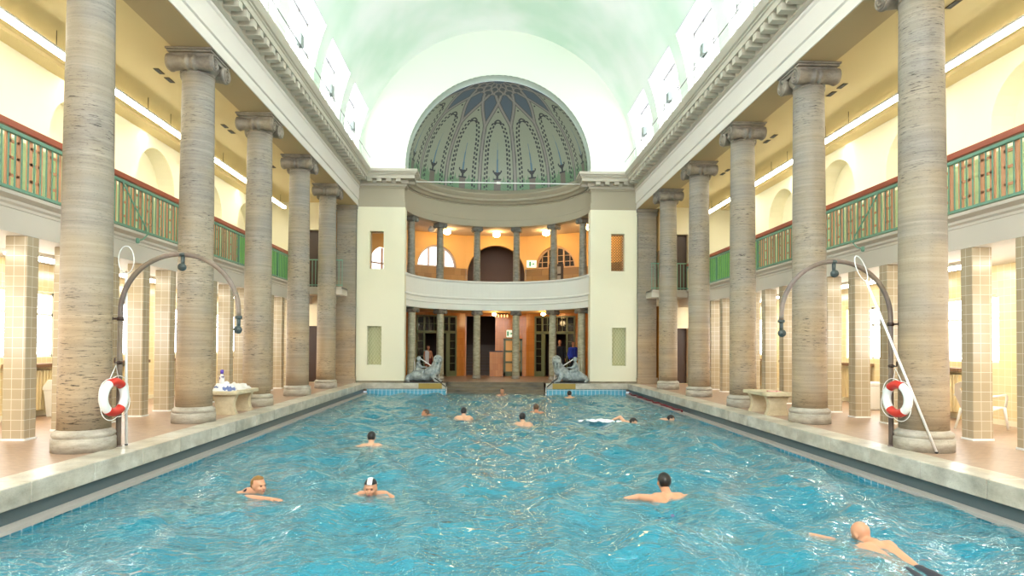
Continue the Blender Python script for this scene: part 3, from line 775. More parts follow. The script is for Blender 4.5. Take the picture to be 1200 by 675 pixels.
# upper room behind door on the right lunette
# lunette windows of the upper storey
for k in (-1, 1):
    fr = facet_mb(k); zb = 5.13; y0, y1 = 0.10, 0.18
    def arcring(r0, r1):
        pts = [(-r1*math.cos(PI*i/24), zb+r1*1.03*math.sin(PI*i/24)) for i in range(25)]+[(r0*math.cos(PI*i/24), zb+r0*1.03*math.sin(PI*i/24)) for i in range(25)]
        fr.prism(pts, [], lambda u, v, w_: (u, y0+w_, v), y1-y0)
    arcring(0.92, 1.0)
    fr.box(-1.0, 1.0, y0, y1, zb, zb+0.07)
    for u in (-0.42, 0.36): fr.box(u, u+0.07, y0, y1, zb, zb+0.92)
    if k == 1:
        for u in (-0.72, -0.16, 0.06, 0.68): fr.box(u, u+0.025, y0+0.02, y1, zb, zb+1.0*math.sqrt(max(0, 0.95-u*u)))
        for z in (0.3, 0.58): fr.box(-0.93*math.sqrt(1-z*z), 0.93*math.sqrt(1-z*z), y0+0.02, y1, zb+z, zb+z+0.025)
    f = struct('window_%d' % (5+k), fr, mat('lilac_white_frame', '#bdb5b8', 0.5) if k < 0 else mat('pale_wood_frame', '#cba984', 0.5))
    pn = facet_mb(k); pn.prism([(-0.98*math.cos(PI*i/24), zb+1.0*math.sin(PI*i/24)) for i in range(25)], [], lambda u, v, w_: (u, 0.2+w_, v), 0.01)
    pn.build('pane', PANE_S if k < 0 else mat('dim_dusk_glass', '#3d3a38', 0.1), f)
mb = facet_mb(1); mb.box(-0.28, 0.42, -0.08, 0.0, 3.4, 5.3)   # door below the right lunette
f = struct('door_5', mb, mat('door_dark_brown', '#2c1d15', 0.4))
mb = facet_mb(1)
for u in (-0.2, 0.1):
    for z in (4.0, 4.42, 4.84): mb.box(u, u+0.22, -0.095, -0.08, z, z+0.34)
mb.build('pane', mat('door_pane_grey', '#8d8a84', 0.15), f)
# arched window on the outer left facet seen through the slot
fr = facet_mb(-2)
for u in (-0.85, -0.03, 0.79): fr.box(u, u+0.06, 0.1, 0.17, 4.35, 5.3 if abs(u+0.03) > 0.5 else 5.7)
fr.box(-0.85, 0.85, 0.1, 0.17, 4.35, 4.42); fr.box(-0.85, 0.85, 0.1, 0.17, 5.0, 5.05)
f = struct('window_9', fr, WOODF)
pn = facet_mb(-2); pn.prism(arch_pts(0, 1.7, 4.35, 4.9), [], lambda u, v, w_: (u, 0.2+w_, v), 0.01); pn.build('pane', PANE_S, f)

# big glazed door frames on the ground floor
for k in (-1, 1):
    fr = facet_mb(k); y0, y1 = -0.04, 0.08; s = -k
    xs = [-1.02, 1.02]
    fr.box(-1.02, -0.95, y0, y1, 0, 2.86); fr.box(0.95, 1.02, y0, y1, 0, 2.86); fr.box(-1.02, 1.02, y0, y1, 2.79, 2.86); fr.box(-1.02, 1.02, y0, y1, 2.02, 2.14)
    for u in ((-0.25*k)-0.05-0.28*k, ): fr.box(u, u+0.10, y0, y1, 0, 2.1)
    for u in (0.62*1, -0.62): fr.box(u-0.04, u+0.04, y0, y1, 0, 2.86)
    fr.box(-1.0, -0.62, y0, y1, 0, 0.25); fr.box(0.62, 1.0, y0, y1, 0, 0.25)
    for u in (-0.38, -0.13, 0.13, 0.38): fr.box(u-0.012, u+0.012, y0+0.03, y1-0.03, 2.1, 2.8)
    fr.box(-1.0, 1.0, y0+0.03, y1-0.03, 2.46, 2.48)
    for z in (0.6, 0.95, 1.3, 1.65):
        fr.box(-1.0, -0.62, y0+0.03, y1-0.03, z, z+0.02); fr.box(0.62, 1.0, y0+0.03, y1-0.03, z, z+0.02)
    f = struct('door_%d' % (6 if k < 0 else 7), fr, FRAME_G)
    pn = facet_mb(k); pn.box(-1.0, 1.0, 0.02, 0.025, 2.12, 2.8)
    pn.box(-1.0, -0.62, 0.02, 0.025, 0.2, 2.05); pn.box(0.62, 1.0, 0.02, 0.025, 0.2, 2.05)
    pn.build('pane', GLASSD, f)
# half-height glazed door and counter in the middle
fr = facet_mb(0)
for u in (0.38, 1.17): fr.box(u, u+0.10, -0.05, 0.06, 0, 1.80)
for z in (0.0, 0.62, 1.14, 1.70): fr.box(0.38, 1.27, -0.05, 0.06, z, z+(0.22 if z == 0 else 0.09))
f = struct('door_8', fr, FRAME_G)
pn = facet_mb(0); pn.box(0.48, 1.17, 0.0, 0.01, 0.2, 1.7); pn.build('pane', mat('yellow_frosted_pane', '#e6b45e', 0.3), f)
t = thing('counter', (-0.02, 30.1, 0), 'low orange tiled counter with dark top in front of the stairs', 'counter')
b = MB(); b.box(-0.27, 0.33, -0.25, 0.25, 0, 1.16); b.build('counter_body', ORANGE, t)
b = MB(); b.box(-0.30, 0.36, -0.28, 0.28, 1.16, 1.21); b.build('counter_top', DKWOOD, t, bevel=0.008)

# rear of the hall, behind the camera
mb = MB()
mb.prism([(-9.4, 0), (9.4, 0), (9.4, 7.0), (5.5, 8.0)]+[(5.4*math.cos(PI*i/24), ZV+5.4*math.sin(PI*i/24)) for i in range(25)]+[(-5.5, 8.0), (-9.4, 7.0)], [arch_pts(0, 6.4, 3.6, 7.2)], lambda u, v, w_: (u, -3.0-w_, v), 0.3)
struct('wall_rear', mb, CREAM)
fr = MB()
for u in (-3.2, -1.6, 0, 1.6, 3.1): fr.box(u-0.05, u+0.05, -3.15, -3.05, 3.6, 7.2+math.sqrt(max(0, 3.2**2-u*u)))
for z in (3.6, 5.4, 7.2, 8.8): fr.box(-3.1 if z < 8 else -2.6, 3.1 if z < 8 else 2.6, -3.15, -3.05, z, z+0.08)
f = struct('window_200', fr, WHITEP)
pn = MB(); pn.prism(arch_pts(0, 6.4, 3.6, 7.2), [], lambda u, v, w_: (u, -3.2-w_, v), 0.02); pn.build('pane', PANE_E, f)  # assumed window, out of view; its glowing pane adds to the rear fill

# ================================================================== COLUMNS
def bolster(mb, y, z, half=0.40, r=0.165, k=1.0):
    prof = [(0.02, -half), (r*0.92, -half), (r, -half+0.02), (r, -half+0.05), (r*0.90, -half+0.08), (r*0.76, -0.16*k), (r*0.74, -0.09*k), (r*0.90, -0.085*k), (r*0.90, -0.035*k), (r*0.76, -0.03*k),
            (r*0.76, 0.03*k), (r*0.90, 0.035*k), (r*0.90, 0.085*k), (r*0.74, 0.09*k), (r*0.76, 0.16*k), (r*0.90, half-0.08), (r, half-0.05), (r, half-0.02), (r*0.92, half), (0.02, half)]
    mb.lathe(prof, 24, (0, y, z), 'X')
def spiral(mb, x, y, z, r, sgy):
    pts = []
    for i in range(46):
        a = i/45*2*PI*2.2; rr = r*(1-0.36*i/45*2.2/1.0*0.95)
        if rr < 0.02: break
        pts.append((x, y+sgy*rr*math.sin(a), z+rr*math.cos(a)))
    mb.tube(pts, 0.021*r/0.15, 6)
    mb.ell((x, y, z), (0.02, 0.028, 0.028), 8, 6)
def make_column(name, H, rb, rt, m_shaft, m_cap, m_base, label, group, plinth=True):
    t = thing(name, (0, 0, 0), label, 'column', group)
    b = MB()
    if plinth:
        b.lathe([(rb*1.21, 0), (rb*1.21, 0.165), (rb*1.18, 0.175), (rb*1.12, 0.18), (rb*1.17, 0.195), (rb*1.19, 0.22), (rb*1.17, 0.245), (rb*1.10, 0.262), (rb*1.05, 0.275), (rb, 0.29)], 48)
        b.build('base', m_base, t); z0 = 0.285
    else:
        b.lathe([(rb*1.12, 0), (rb*1.12, 0.06), (rb*1.05, 0.08), (rb*1.08, 0.11), (rb, 0.14)], 24); b.build('base', m_base, t); z0 = 0.135
    hc = 0.40*(rb/0.308)
    zt = H-hc+0.12*(rb/0.308)
    b = MB(); n = 16; prof = []
    for i in range(n+1):
        q = i/n; prof.append((rb+(rt-rb)*(q**1.5), z0+(zt-z0)*q))
    b.lathe(prof, 56 if plinth else 24); b.build('shaft', m_shaft, t)
    k = rb/0.308
    c = MB()
    c.lathe([(rt, H-0.40*k), (rt*1.06, H-0.385*k), (rt*1.0, H-0.37*k), (rt*1.0, H-0.33*k), (rt*1.25, H-0.25*k), (rt*1.28, H-0.2*k), (rt*1.2, H-0.08*k)], 32)
    c.box(-0.37*k, 0.37*k, -0.33*k, 0.33*k, H-0.14*k, H-0.075*k)
    cap = c.build('capital', m_cap, t)
    for sy in (-1, 1):
        c = MB(); bolster(c, sy*0.27*k, H-0.235*k, 0.40*k, 0.158*k, k)
        for sx in (-1, 1): spiral(c, sx*0.405*k, sy*0.27*k, H-0.235*k, 0.142*k, sy)
        c.build('volute', m_cap, cap)
    a = MB(); a.box(-0.42*k, 0.42*k, -0.42*k, 0.42*k, H-0.035*k, H); a.box(-0.395*k, 0.395*k, -0.395*k, 0.395*k, H-0.075*k, H-0.035*k)
    a.build('abacus', m_cap, cap, bevel=0.008)
    return t
proto = None
place_note = ['nearest the camera, its capital out of the frame', 'second from the front, beside the stone bench', 'third from the front', 'fourth from the front', 'fifth and farthest, next to the flat pilaster']
for sg in (-1, 1):
    for k in range(5):
        lab = 'tall travertine column of the %s row, %s' % (SIDE[sg], place_note[k])
        g = 'big travertine columns along the pool'
        if proto is None:
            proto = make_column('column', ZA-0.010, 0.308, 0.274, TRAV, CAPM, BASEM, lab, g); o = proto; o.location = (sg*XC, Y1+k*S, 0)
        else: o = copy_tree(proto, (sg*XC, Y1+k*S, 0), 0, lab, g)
# columns of the apse
azs = [-66.2, -39.7, -13.2, 13.2, 39.7, 66.2]
posn = ['leftmost', 'second from the left', 'third from the left, left of centre', 'third from the right, right of centre', 'second from the right', 'rightmost']
pl = pu = None
for i, a in enumerate(azs):
    ar = math.radians(a); x, y = 3.78*math.sin(ar), AC+3.78*math.cos(ar)
    lab = 'slim light stone column under the apse balcony, '+posn[i]
    if pl is None: pl = make_column('apse_column', 2.99, 0.165, 0.15, stone('apse_column_stone', [(0.3, '#8f8a72'), (0.5, '#b2ad92'), (0.7, '#cbc7ac')], scale=(4, 4, 12)), CAPM, BASEM, lab, 'lower columns of the apse', False); o = pl; o.location = (x, y, 0); o.rotation_euler = (0, 0, PI/2-ar)
    else: copy_tree(pl, (x, y, 0), PI/2-ar, lab, 'lower columns of the apse')
    x, y = 3.83*math.sin(ar), AC+3.83*math.cos(ar)
    lab = 'slim grey column standing on the apse balcony, '+posn[i]
    if pu is None:
        pu = make_column('gallery_column', 6.675-3.4, 0.165, 0.135, stone('grey_column_stone', [(0.3, '#66655c'), (0.5, '#83827a'), (0.7, '#9b9a90')], scale=(4, 4, 12)), mat('dark_capital_stone', '#7b7971', 0.7), CAPM, lab, 'upper columns of the apse', False); o = pu; o.location = (x, y, 3.4); o.rotation_euler = (0, 0, PI/2-ar)
    else: copy_tree(pu, (x, y, 3.4), PI/2-ar, lab, 'upper columns of the apse')

# square tiled pillars of the aisles
pp = None
for sg in (-1, 1):
    for k in range(14):
        y = 8.58+1.045*k
        if y > 23: break
        lab = 'square tiled pillar under the %s gallery, %s of the row' % (SIDE[sg], ORD[k])
        if pp is None:
            pp = thing('pillar', (sg*7.26, y, 0), lab, 'pillar', 'tiled pillars of the aisles')
            b = MB(); b.box(-0.16, 0.16, -0.12, 0.12, 0, 2.99); b.build('tiled_shaft', PILLT, pp, bevel=0.012)
            b = MB(); b.box(-0.17, 0.17, -0.13, 0.13, 0, 0.03); b.build('skirting', WHITEP, pp)
        else: copy_tree(pp, (sg*7.26, y, 0), 0, lab, 'tiled pillars of the aisles')

# ================================================================== GALLERY BALUSTRADES
def balustrade(sg):
    t = thing('balustrade', (sg*7.05, 0, 3.54), 'green metal balustrade with red-brown handrail along the %s gallery' % SIDE[sg], 'railing', 'gallery balustrades')
    y0, y1 = 1.0, 23.3
    b = MB(); b.box(-0.05, 0.05, y0, y1, 0.89, 0.99); b.build('handrail', REDWOOD, t, bevel=0.01)
    b = MB(); b.box(-0.03, 0.03, y0, y1, 0.82, 0.87); b.build('top_rail', GREENM, t); b = MB(); b.box(-0.035, 0.035, y0, y1, 0.03, 0.07); b.build('bottom_rail', GREENM, t)
    bay = 3.16; k = 0; y = 0.8+0.0
    base = 8.70-3.16*2-1.0
    for k in range(7):
        a = base+bay*k; e = min(a+bay, y1)
        g = MB(); q = a+0.06
        while q < e: g.box(-0.008, 0.008, q-0.008, q+0.008, 0.07, 0.83); q += 0.127
        g.box(-0.025, 0.025, a-0.025, a+0.025, 0, 0.86)
        gp = g.build('railing_panel', GREENM, t)
        if a < 15.2:
            l = MB(); q = a+0.10; n = 0
            while q < e-0.05:
                l.box(sg*0.02, sg*0.045, q-0.048, q+0.048, 0.06, 0.84)
                if n % 2 == 0:
                    for z in (0.22, 0.47, 0.70): l.box(sg*0.02, sg*0.04, q, min(q+0.21, e), z, z+0.04)
                q += 0.21; n += 1
            l.build('lattice', ORWOOD, gp)
            s_ = MB(); s_.box(sg*0.10, sg*0.105, a+0.02, e-0.02, 0.08, 0.80); s_.build('screen', SCREENM, gp)
        else:
            s_ = MB(); s_.box(sg*0.05, sg*0.06, a+0.02, e-0.02, 0.07, 0.82); s_.build('screen', GREENP, gp)
    return t
for sg in (-1, 1):
    balustrade(sg)
    t = thing('bridge_railing', (sg*6.35, 23.28, 3.55), 'grey-green barred railing across the far end of the %s gallery' % SIDE[sg], 'railing', 'bridge railings')
    b = MB(); b.tube([(-0.68, 0, 0.98), (0.68, 0, 0.98)], 0.02); b.build('top_rail', GREENM, t); b = MB(); b.box(-0.68, 0.68, -0.015, 0.015, 0.05, 0.08); b.build('bottom_rail', GREENM, t)
    b = MB()
    for i in range(12): b.box(-0.66+0.12*i-0.009, -0.66+0.12*i+0.009, -0.009, 0.009, 0, 0.97)
    b.build('railing_panel', GREENM, t)
    # curved green bracket hanging on the balustrade
    yb = 11.65
    t = thing('bracket', (sg*6.96, yb, 3.5), 'thin curved green metal bracket hanging from the %s balustrade' % SIDE[sg], 'bracket', 'green brackets')
    b = MB(); b.tube([(0, 0, 0.85), (0, 0.02, 0.8), (-sg*0.06, 0.28, 0.45), (-sg*0.12, 0.55, 0.12), (-sg*0.14, 0.56, -0.02), (-sg*0.12, 0.45, -0.12), (-sg*0.1, 0.33, -0.16)], 0.014, 6); b.build('arm', GREENM, t)
    b = MB(); b.lathe([(0.02, 0), (0.035, 0.02), (0.03, 0.09), (0.02, 0.1)], 12, (-sg*0.1, 0.31, -0.22)); b.build('hook', GREENM, t)

# ================================================================== LAMPS
tube0 = None
for sg in (-1, 1):
    for k in range(8):
        y = 1.3+3.0*k
        lab = 'long fluorescent lamp under the %s gallery ceiling, %s of the line' % (SIDE[sg], ORD[k])
        if tube0 is None:
            t = tube0 = thing('fluorescent_lamp', (sg*7.95, y, 6.5), lab, 'lamp', 'fluorescent lamps of the galleries')
            b = MB(); b.box(-0.075, 0.075, -1.48, 1.48, 0.05, 0.09); b.build('housing', WHITEP, t)
            b = MB(); b.box(-0.052, 0.052, -1.47, 1.47, -0.01, 0.05); b.build('diffuser', TUBE_E, t, bevel=0.015)
            for q in (-1.0, 1.0): b = MB(); b.tube([(0, q, 0.08), (0, q, 0.40)], 0.006, 5); b.build('hanging_rod', DKWOOD, t)
        else: t = copy_tree(tube0, (sg*7.95, y, 6.5), 0, lab)
        area('gallery_lamp_light', (sg*7.95, y, 6.46), 0.2, 2.9, P_TUBE, (1.0, 0.95, 0.76), (sg*0.35, 0, -1))
# aisle ceiling lamps
al = None
for sg in (-1, 1):
    for k in range(7):
        y = 5.4+3.1*k
        lab = 'white ceiling lamp of the %s aisle, %s of the row' % (SIDE[sg], ORD[k])
        if al is None:
            t = al = thing('aisle_lamp', (sg*8.3, y, 2.99), lab, 'lamp', 'aisle ceiling lamps')
            b = MB(); b.box(-0.14, 0.14, -0.8, 0.8, -0.06, 0); b.build('housing', WHITEP, t)
            b = MB(); b.box(-0.12, 0.12, -0.78, 0.78, -0.10, -0.06); b.build('diffuser', TUBE_E, t, bevel=0.015)
        else: t = copy_tree(al, (sg*8.3, y, 2.99), 0, lab)
        area('aisle_lamp_light', (sg*8.3, y, 2.86), 0.3, 1.5, P_AISLE, (1.0, 0.76, 0.42), (0, 0, -1))
# floodlights on the cornice
fl = None
for sg in (-1, 1):
    for k, c in enumerate(wy[:7]):
        y = c-0.55
        lab = 'small grey floodlight on the %s cornice below the vault window, %s from the far end' % (SIDE[sg], ORD[k].replace('nearest', 'first'))
        if fl is None:
            t = fl = thing('floodlight', (sg*5.12, y, 8.09), lab, 'lamp', 'floodlights on the cornice')
            b = MB(); b.tube([(0, 0, 0), (0, 0, 0.85)], 0.015, 6); b.box(-0.06, 0.06, -0.06, 0.06, 0, 0.02); b.build('stand', STEEL, t)
            b = MB(); b.box(-0.07, 0.07, -0.13, 0.13, 0.82, 1.12); b.build('lamp_box', mat('grey_lamp_box', '#9aa3a0', 0.5), t, bevel=0.01)
            b = MB(); b.box(-0.055, 0.055, -0.115, 0.115, 1.12, 1.13); b.build('lamp_glass', TUBE_E, t)
        else: copy_tree(fl, (sg*5.12, y, 8.09), 0, lab)
        area('floodlight_light', (sg*5.1, y, 9.24), 0.25, 0.3, P_UP, (0.93, 1.0, 0.93), (-sg*0.45, 0, 1))
# railing wire along the cornice
for sg in (-1, 1):
    t = thing('cornice_railing', (sg*4.88, 0, 8.08), 'thin wire safety railing along the top of the %s cornice' % SIDE[sg], 'railing', 'cornice railings')
    b = MB(); b.tube([(0, 2, 0.48), (0, 24.2, 0.48)], 0.011, 5); b.build('top_wire', mat('dark_wire', '#4a4a48', 0.5), t)
    b = MB(); b.tube([(0, 2, 0.22), (0, 24.2, 0.22)], 0.006, 5); b.build('lower_wire', WHITEP, t)
    b = MB()
    for i in range(15): b.tube([(0, 2.1+1.58*i, 0), (0, 2.1+1.58*i, 0.49)], 0.010, 5)
    b.build('post', WHITEP, t)
# white tie rod across the apse
t = thing('tie_rod', (0, YE-0.1, 7.68), 'thin white tie rod spanning the apse mouth between the two cornices', 'rod')
b = MB(); b.tube([(-3.15, 0, 0), (3.15, 0, 0)], 0.022, 8); b.build('rod', WHITEP, t)
b = MB(); b.lathe([(0.022, -0.09), (0.05, -0.06), (0.05, 0.06), (0.022, 0.09)], 12, (0, 0, 0), 'X'); b.build('turnbuckle', WHITEP, t)

# apse lamps
def ceil_lamp(x, y, z, lab, lit=True, r=0.17):
    t = thing('globe_lamp', (x, y, z), lab, 'lamp', 'round ceiling lamps of the apse')
    b = MB(); b.lathe([(0.0001, 0), (r*0.7, 0), (r*0.7, -0.03), (r*0.5, -0.04)], 16); b.build('mount', WHITEP, t)
    b = MB(); b.ell((0, 0, -0.04-r*0.6), (r, r, r*0.7), 20, 12); b.build('globe', GLOBE_E if lit else WHITEP, t)
    if lit:
        l = bpy.data.lights.new('globe_lamp_light', 'POINT'); l.energy = P_APSE; l.color = (1.0, 0.70, 0.34); l.shadow_soft_size = 0.12
        o = bpy.data.objects.new('globe_lamp_light', l); COL.objects.link(o); o.location = (x, y, z-0.32-r)
def pol(az, r): a = math.radians(az); return r*math.sin(a), AC+r*math.cos(a)
for az, lit, nm in ((0, True, 'middle lit one of the upper storey'), (27, True, 'lit one right of the middle, upper storey'), (-27, True, 'lit one left of the middle, upper storey'), (-37, False, 'unlit one at the left, upper storey'), (54, True, 'lit one at the far right, upper storey')):
    x, y = pol(az, 4.95 if lit else 4.8); ceil_lamp(x, y, 6.72, 'round apse ceiling lamp, '+nm, lit)
for az, nm in ((0, 'middle one under the balcony'), (27, 'right one under the balcony')):
    x, y = pol(az-1, 4.85); ceil_lamp(x, y, 2.99, 'round lit apse lamp, '+nm, True, 0.10)
# row of small lights in the lower storey
t = thing('pendant_lamp', (0.26, 30.0, 2.99), 'short bar of five small candle-like lights above the counter', 'lamp')
b = MB(); b.box(-0.32, 0.32, -0.02, 0.02, -0.06, 0); b.build('bar', DKWOOD, t)
for i in range(5):
    b = MB(); b.lathe([(0.028, -0.20), (0.034, -0.1), (0.02, -0.06)], 10, (-0.28+0.14*i, 0, 0)); b.build('lamp_shade', CANDLE_E, t)

# signs
def sign(name, x, y, z, w_, h, lab, m, legend=True):
    t = thing(name, (x, y, z), lab, 'sign')
    b = MB(); b.box(-w_/2, w_/2, -0.04, 0.04, -h/2, h/2); b.build('sign_box', m, t, bevel=0.006)
    g = MB(); k = h/0.3
    g.box(-0.10*k, -0.02*k, -0.045, -0.04, -0.10*k, 0.10*k)
    g.box(0.0, 0.09*k, -0.045, -0.04, -0.015*k, 0.015*k); g.prism([(0.06*k, -0.06*k), (0.14*k, 0), (0.06*k, 0.06*k)], [], lambda u, v, w2: (u, -0.045+w2, v), 0.005)
    g.build('pictogram', mat('sign_green', '#4f9a6c', 0.5), t)
EXITM = mat('lit_sign_panel', '#dff5e4', 0.4, emit='#dff5e4', estr=1.1)
sign('exit_sign', 0.65, 30.355, 2.03, 0.26, 0.34, 'small lit pale green sign above the half-height glazed door', EXITM)
x, y = pol(16.2, 6.02)
sign('exit_sign', x, y, 5.35, 0.46, 0.34, 'lit white sign on the upper apse wall between arch and right lunette', EXITM)

# air vents in the gallery ceiling
av = None
for sg in (-1, 1):
    for k in range(4):
        for q, dy in enumerate((0, 0.42)):
            y = 9.72+3.17*k+dy
            lab = 'dark slot vent in the %s gallery ceiling, %s slot of the %s pair' % (SIDE[sg], ('nearer', 'farther')[q], ORD[k])
            if av is None:
                t = av = thing('air_vent', (sg*7.0, y, 6.90), lab, 'vent', 'slot vents of the gallery ceilings')
                b = MB(); b.box(-0.05, 0.05, -0.13, 0.13, -0.012, 0); b.build('vent_frame', mat('vent_brown', '#5d4c33', 0.6), t)
                b = MB()
                for j in range(3): b.box(-0.035+0.03*j-0.01, -0.035+0.03*j+0.01, -0.11, 0.11, -0.016, -0.012)
                b.build('slot', BLACK, t)
            else: copy_tree(av, (sg*7.0, y, 6.90), 0, lab)

# ================================================================== POOLSIDE THINGS
def shower(sg):
    t = thing('shower_pipe', (sg*5.42, 8.91, 0), 'tall arched patinated pipe over the %s pool edge with hanging nozzles' % SIDE[sg], 'shower', 'arched pipes at the pool edge')
    d = -sg; R_ = 0.80; zc = 1.86
    pts = [(0, 0, 0.012), (0, 0, 0.6), (0, 0, 1.2), (0, 0, 1.7)]+[(d*(R_-R_*math.cos(a)), 0, zc+R_*math.sin(a)) for a in np.linspace(0, PI, 30)]+[(d*1.6, 0, 1.80)]
    b = MB(); b.tube(pts, 0.034, 12); b.build('pipe', PIPEM, t)
    b = MB(); b.lathe([(0.05, 0), (0.05, 0.02), (0.035, 0.03)], 16, (0, 0, 0.0)); b.build('flange', PIPEM, t)
    # bracket to the column
    b = MB(); b.tube([(0, 0, 1.76), (sg*0.075, -0.12, 1.76)], 0.014, 8); b.lathe([(0.045, 1.735), (0.045, 1.785)], 14); b.ell((sg*0.07, -0.11, 1.76), (0.035, 0.035, 0.045)); b.build('bracket', DKWOOD, t)
    # end nozzle
    m = mat('green_black_bronze', '#3c4746', 0.35)
    for nm, x, z in (('nozzle', d*1.6, 1.80), ('nozzle', d*0.83, 2.66)):
        b = MB()
        b.lathe([(0.038, 0.0), (0.048, 0.01), (0.048, 0.035), (0.038, 0.045)], 14, (x, 0, z-0.03))
        b.lathe([(0.024, -0.14), (0.028, 0)], 12, (x, 0, z-0.02))
        nz_ = b.build(nm, m, t)
        b = MB(); b.lathe([(0.0001, -0.03), (0.052, -0.03), (0.056, 0.0), (0.045, 0.03), (0.0001, 0.035)], 18, (x, -0.01, z-0.18), 'Y')
        b.lathe([(0.0001, -0.034), (0.03, -0.034), (0.03, -0.03)], 14, (x, -0.01, z-0.18), 'Y')
        b.build('nozzle_head', m, nz_)
for sg in (-1, 1): shower(sg)
def buoy(sg):
    x, y, z = sg*5.32, 8.62, 0.71
    t = thing('life_buoy', (x, y, z), 'red and white ring buoy hanging on the %s arched pipe' % SIDE[sg], 'life buoy', 'ring buoys', sg*0.12)
    R_, r = 0.200, 0.056
    def arc(a0, a1, n=18): return [(0, R_*math.cos(a), R_*math.sin(a)) for a in np.linspace(math.radians(a0), math.radians(a1), n)]
    b = MB(); b.tube([(0, R_*math.cos(a), R_*math.sin(a)) for a in np.linspace(0, 2*PI, 49)[:-1]], [r]*48, 14, closed=True); b.build('ring', WHITEP, t)
    for a0, a1 in ((48, 118), (232, 312)):
        b = MB(); b.tube(arc(a0, a1), r+0.002, 14); b.build('red_band', RED, t)
    b = MB()
    rp = []
    for i in range(73):
        a = 2*PI*i/72; rr = R_+r+0.004+0.05*abs(math.sin(2*a))
        rp.append((-sg*0.01, rr*math.cos(a+0.2), rr*math.sin(a+0.2)-0.01))
    b.tube(rp, 0.006, 5); b.tube([(0, 0.08, R_+0.03), (sg*0.02, 0.05, R_+0.22), (0, -0.10, R_+0.02)], 0.006, 5)
    b.build('rope', WHITEP, t)
    t = thing('hook', (sg*5.36, 8.69, 1.16), 'dark metal hook on the %s arched pipe, holding the ring buoy' % SIDE[sg], 'hook', 'buoy hooks')
    b = MB(); b.tube([(sg*0.06, 0.22, 0.0), (0, 0.0, 0.0), (-sg*0.02, -0.04, 0.02), (-sg*0.03, -0.05, 0.07)], 0.010, 8); b.ell((sg*0.06, 0.21, 0), (0.045, 0.045, 0.03)); b.build('hook_arm', DKWOOD, t)
for sg in (-1, 1): buoy(sg)
# rescue poles
def loop_pole(p0, p1, lab, lw=1.0):
    p0, p1 = Vector(p0), Vector(p1); t = thing('rescue_pole', p0, lab, 'pole', 'rescue poles')
    d = (p1-p0); dn = d.normalized()
    b = MB(); b.tube([(0, 0, 0.02), tuple(d)], 0.017, 10); b.build('pole_shaft', WHITEP, t)
    side = Vector((1, 0, 0)); side = (side-dn*side.dot(dn)).normalized()
    b = MB(); c = d+dn*0.18
    b.tube([tuple(c-dn*0.19*math.cos(a)+side*0.105*lw*math.sin(a)+Vector((0, 0.105*math.sqrt(1-lw*lw)*math.sin(a), 0))) for a in np.linspace(0.05, 2*PI-0.05, 30)], 0.0065, 6); b.build('loop', WHITEP, t)
    b = MB(); b.ell((0, 0, 0.018), (0.022, 0.022, 0.016)); b.build('end_cap', BLACK, t)
loop_pole((5.66, 8.32, 0), (4.98, 8.78, 2.38), 'white rescue pole with wire loop leaning diagonally across the front right column', 0.9)
loop_pole((-5.38, 9.03, 0), (-5.38, 8.96, 2.40), 'white rescue pole with wire loop standing upright beside the front left column')

# benches
def bench(sg):
    t = thing('stone_bench', (sg*5.68, 13.5, 0), 'pale stone bench with curved feet between the second and third %s columns' % SIDE[sg], 'bench', 'stone benches')
    b = MB(); b.box(-0.30, 0.30, -0.62, 0.62, 0.405, 0.48); b.build('seat', BENCHM, t, bevel=0.015)
    for y in (-0.42, 0.40):
        prof = [(-0.25, 0.405)]
        for i in range(9):
            q = i/8; prof.append((-0.25+0.07*math.sin(PI*q)+0.0*q, 0.405-0.405*q))
        rt = [(-x, z) for x, z in prof[::-1]]
        b = MB(); b.prism(prof[1:]+rt[:-1], [], lambda u, v, w_: (u, y-0.06+w_, v), 0.14); b.build('leg', BENCHM, t, bevel=0.01)
for sg in (-1, 1): bench(sg)
# towels on the left bench
def towel(x, y, z, sx, sy, h, m, lab, seed, mats=None):
    b = MB(); n = 12; rs = random.Random(seed); vs = []; fs = []
    for i in range(n+1):
        for j in range(n+1):
            u, v = i/n*2-1, j/n*2-1
            e = max(0, 1-max(abs(u), abs(v))**4)
            vs.append((u*sx*(1+0.12*math.sin(5*v+seed)), v*sy*(1+0.1*math.cos(4*u+seed)), 0.01+h*e*(0.55+0.3*math.sin(4*u+seed)*math.cos(5*v)+0.15*rs.random())))
    m_ = (n+1)
    for i in range(n):
        for j in range(n): fs.append((i*m_+j, (i+1)*m_+j, (i+1)*m_+j+1, i*m_+j+1))
    k = len(vs); vs += [(vx, vy, 0.0) for vx, vy, vz in vs]
    fs += [tuple(a+k for a in f[::-1]) for f in fs]
    ed = [(i, 0) for i in range(n+1)]+[(n, j) for j in range(1, n+1)]+[(i, n) for i in range(n-1, -1, -1)]+[(0, j) for j in range(n-1, 0, -1)]
    for p, q in zip(ed, ed[1:]+ed[:1]): a, c = p[0]*m_+p[1], q[0]*m_+q[1]; fs.append((a, c, c+k, a+k))
    b.add(vs, fs, True); o = b.build('towel', m); o.location = (x, y, z); tag(o, lab, 'towel', 'towels on the left bench')
def spotted(name, base, sp):
    m = mat(name, base, 0.9); v = N(m, 'ShaderNodeTexNoise'); v.inputs['Scale'].default_value = 9
    L(m, coords(m), v.inputs['Vector']); L(m, ramp(m, v.outputs['Fac'], [(0.54, base), (0.57, sp)]), bsdf(m).inputs['Base Color']); return m
towel(-5.72, 13.15, 0.48, 0.20, 0.15, 0.20, spotted('blue_spotted_towel', '#eef0f4', '#6f7fb4'), 'crumpled white and blue towel at the near end of the left bench', 1)
towel(-5.66, 13.62, 0.48, 0.18, 0.26, 0.15, mat('white_towel', '#e9e4de', 0.9), 'folded off-white towel at the far end of the left bench', 3)
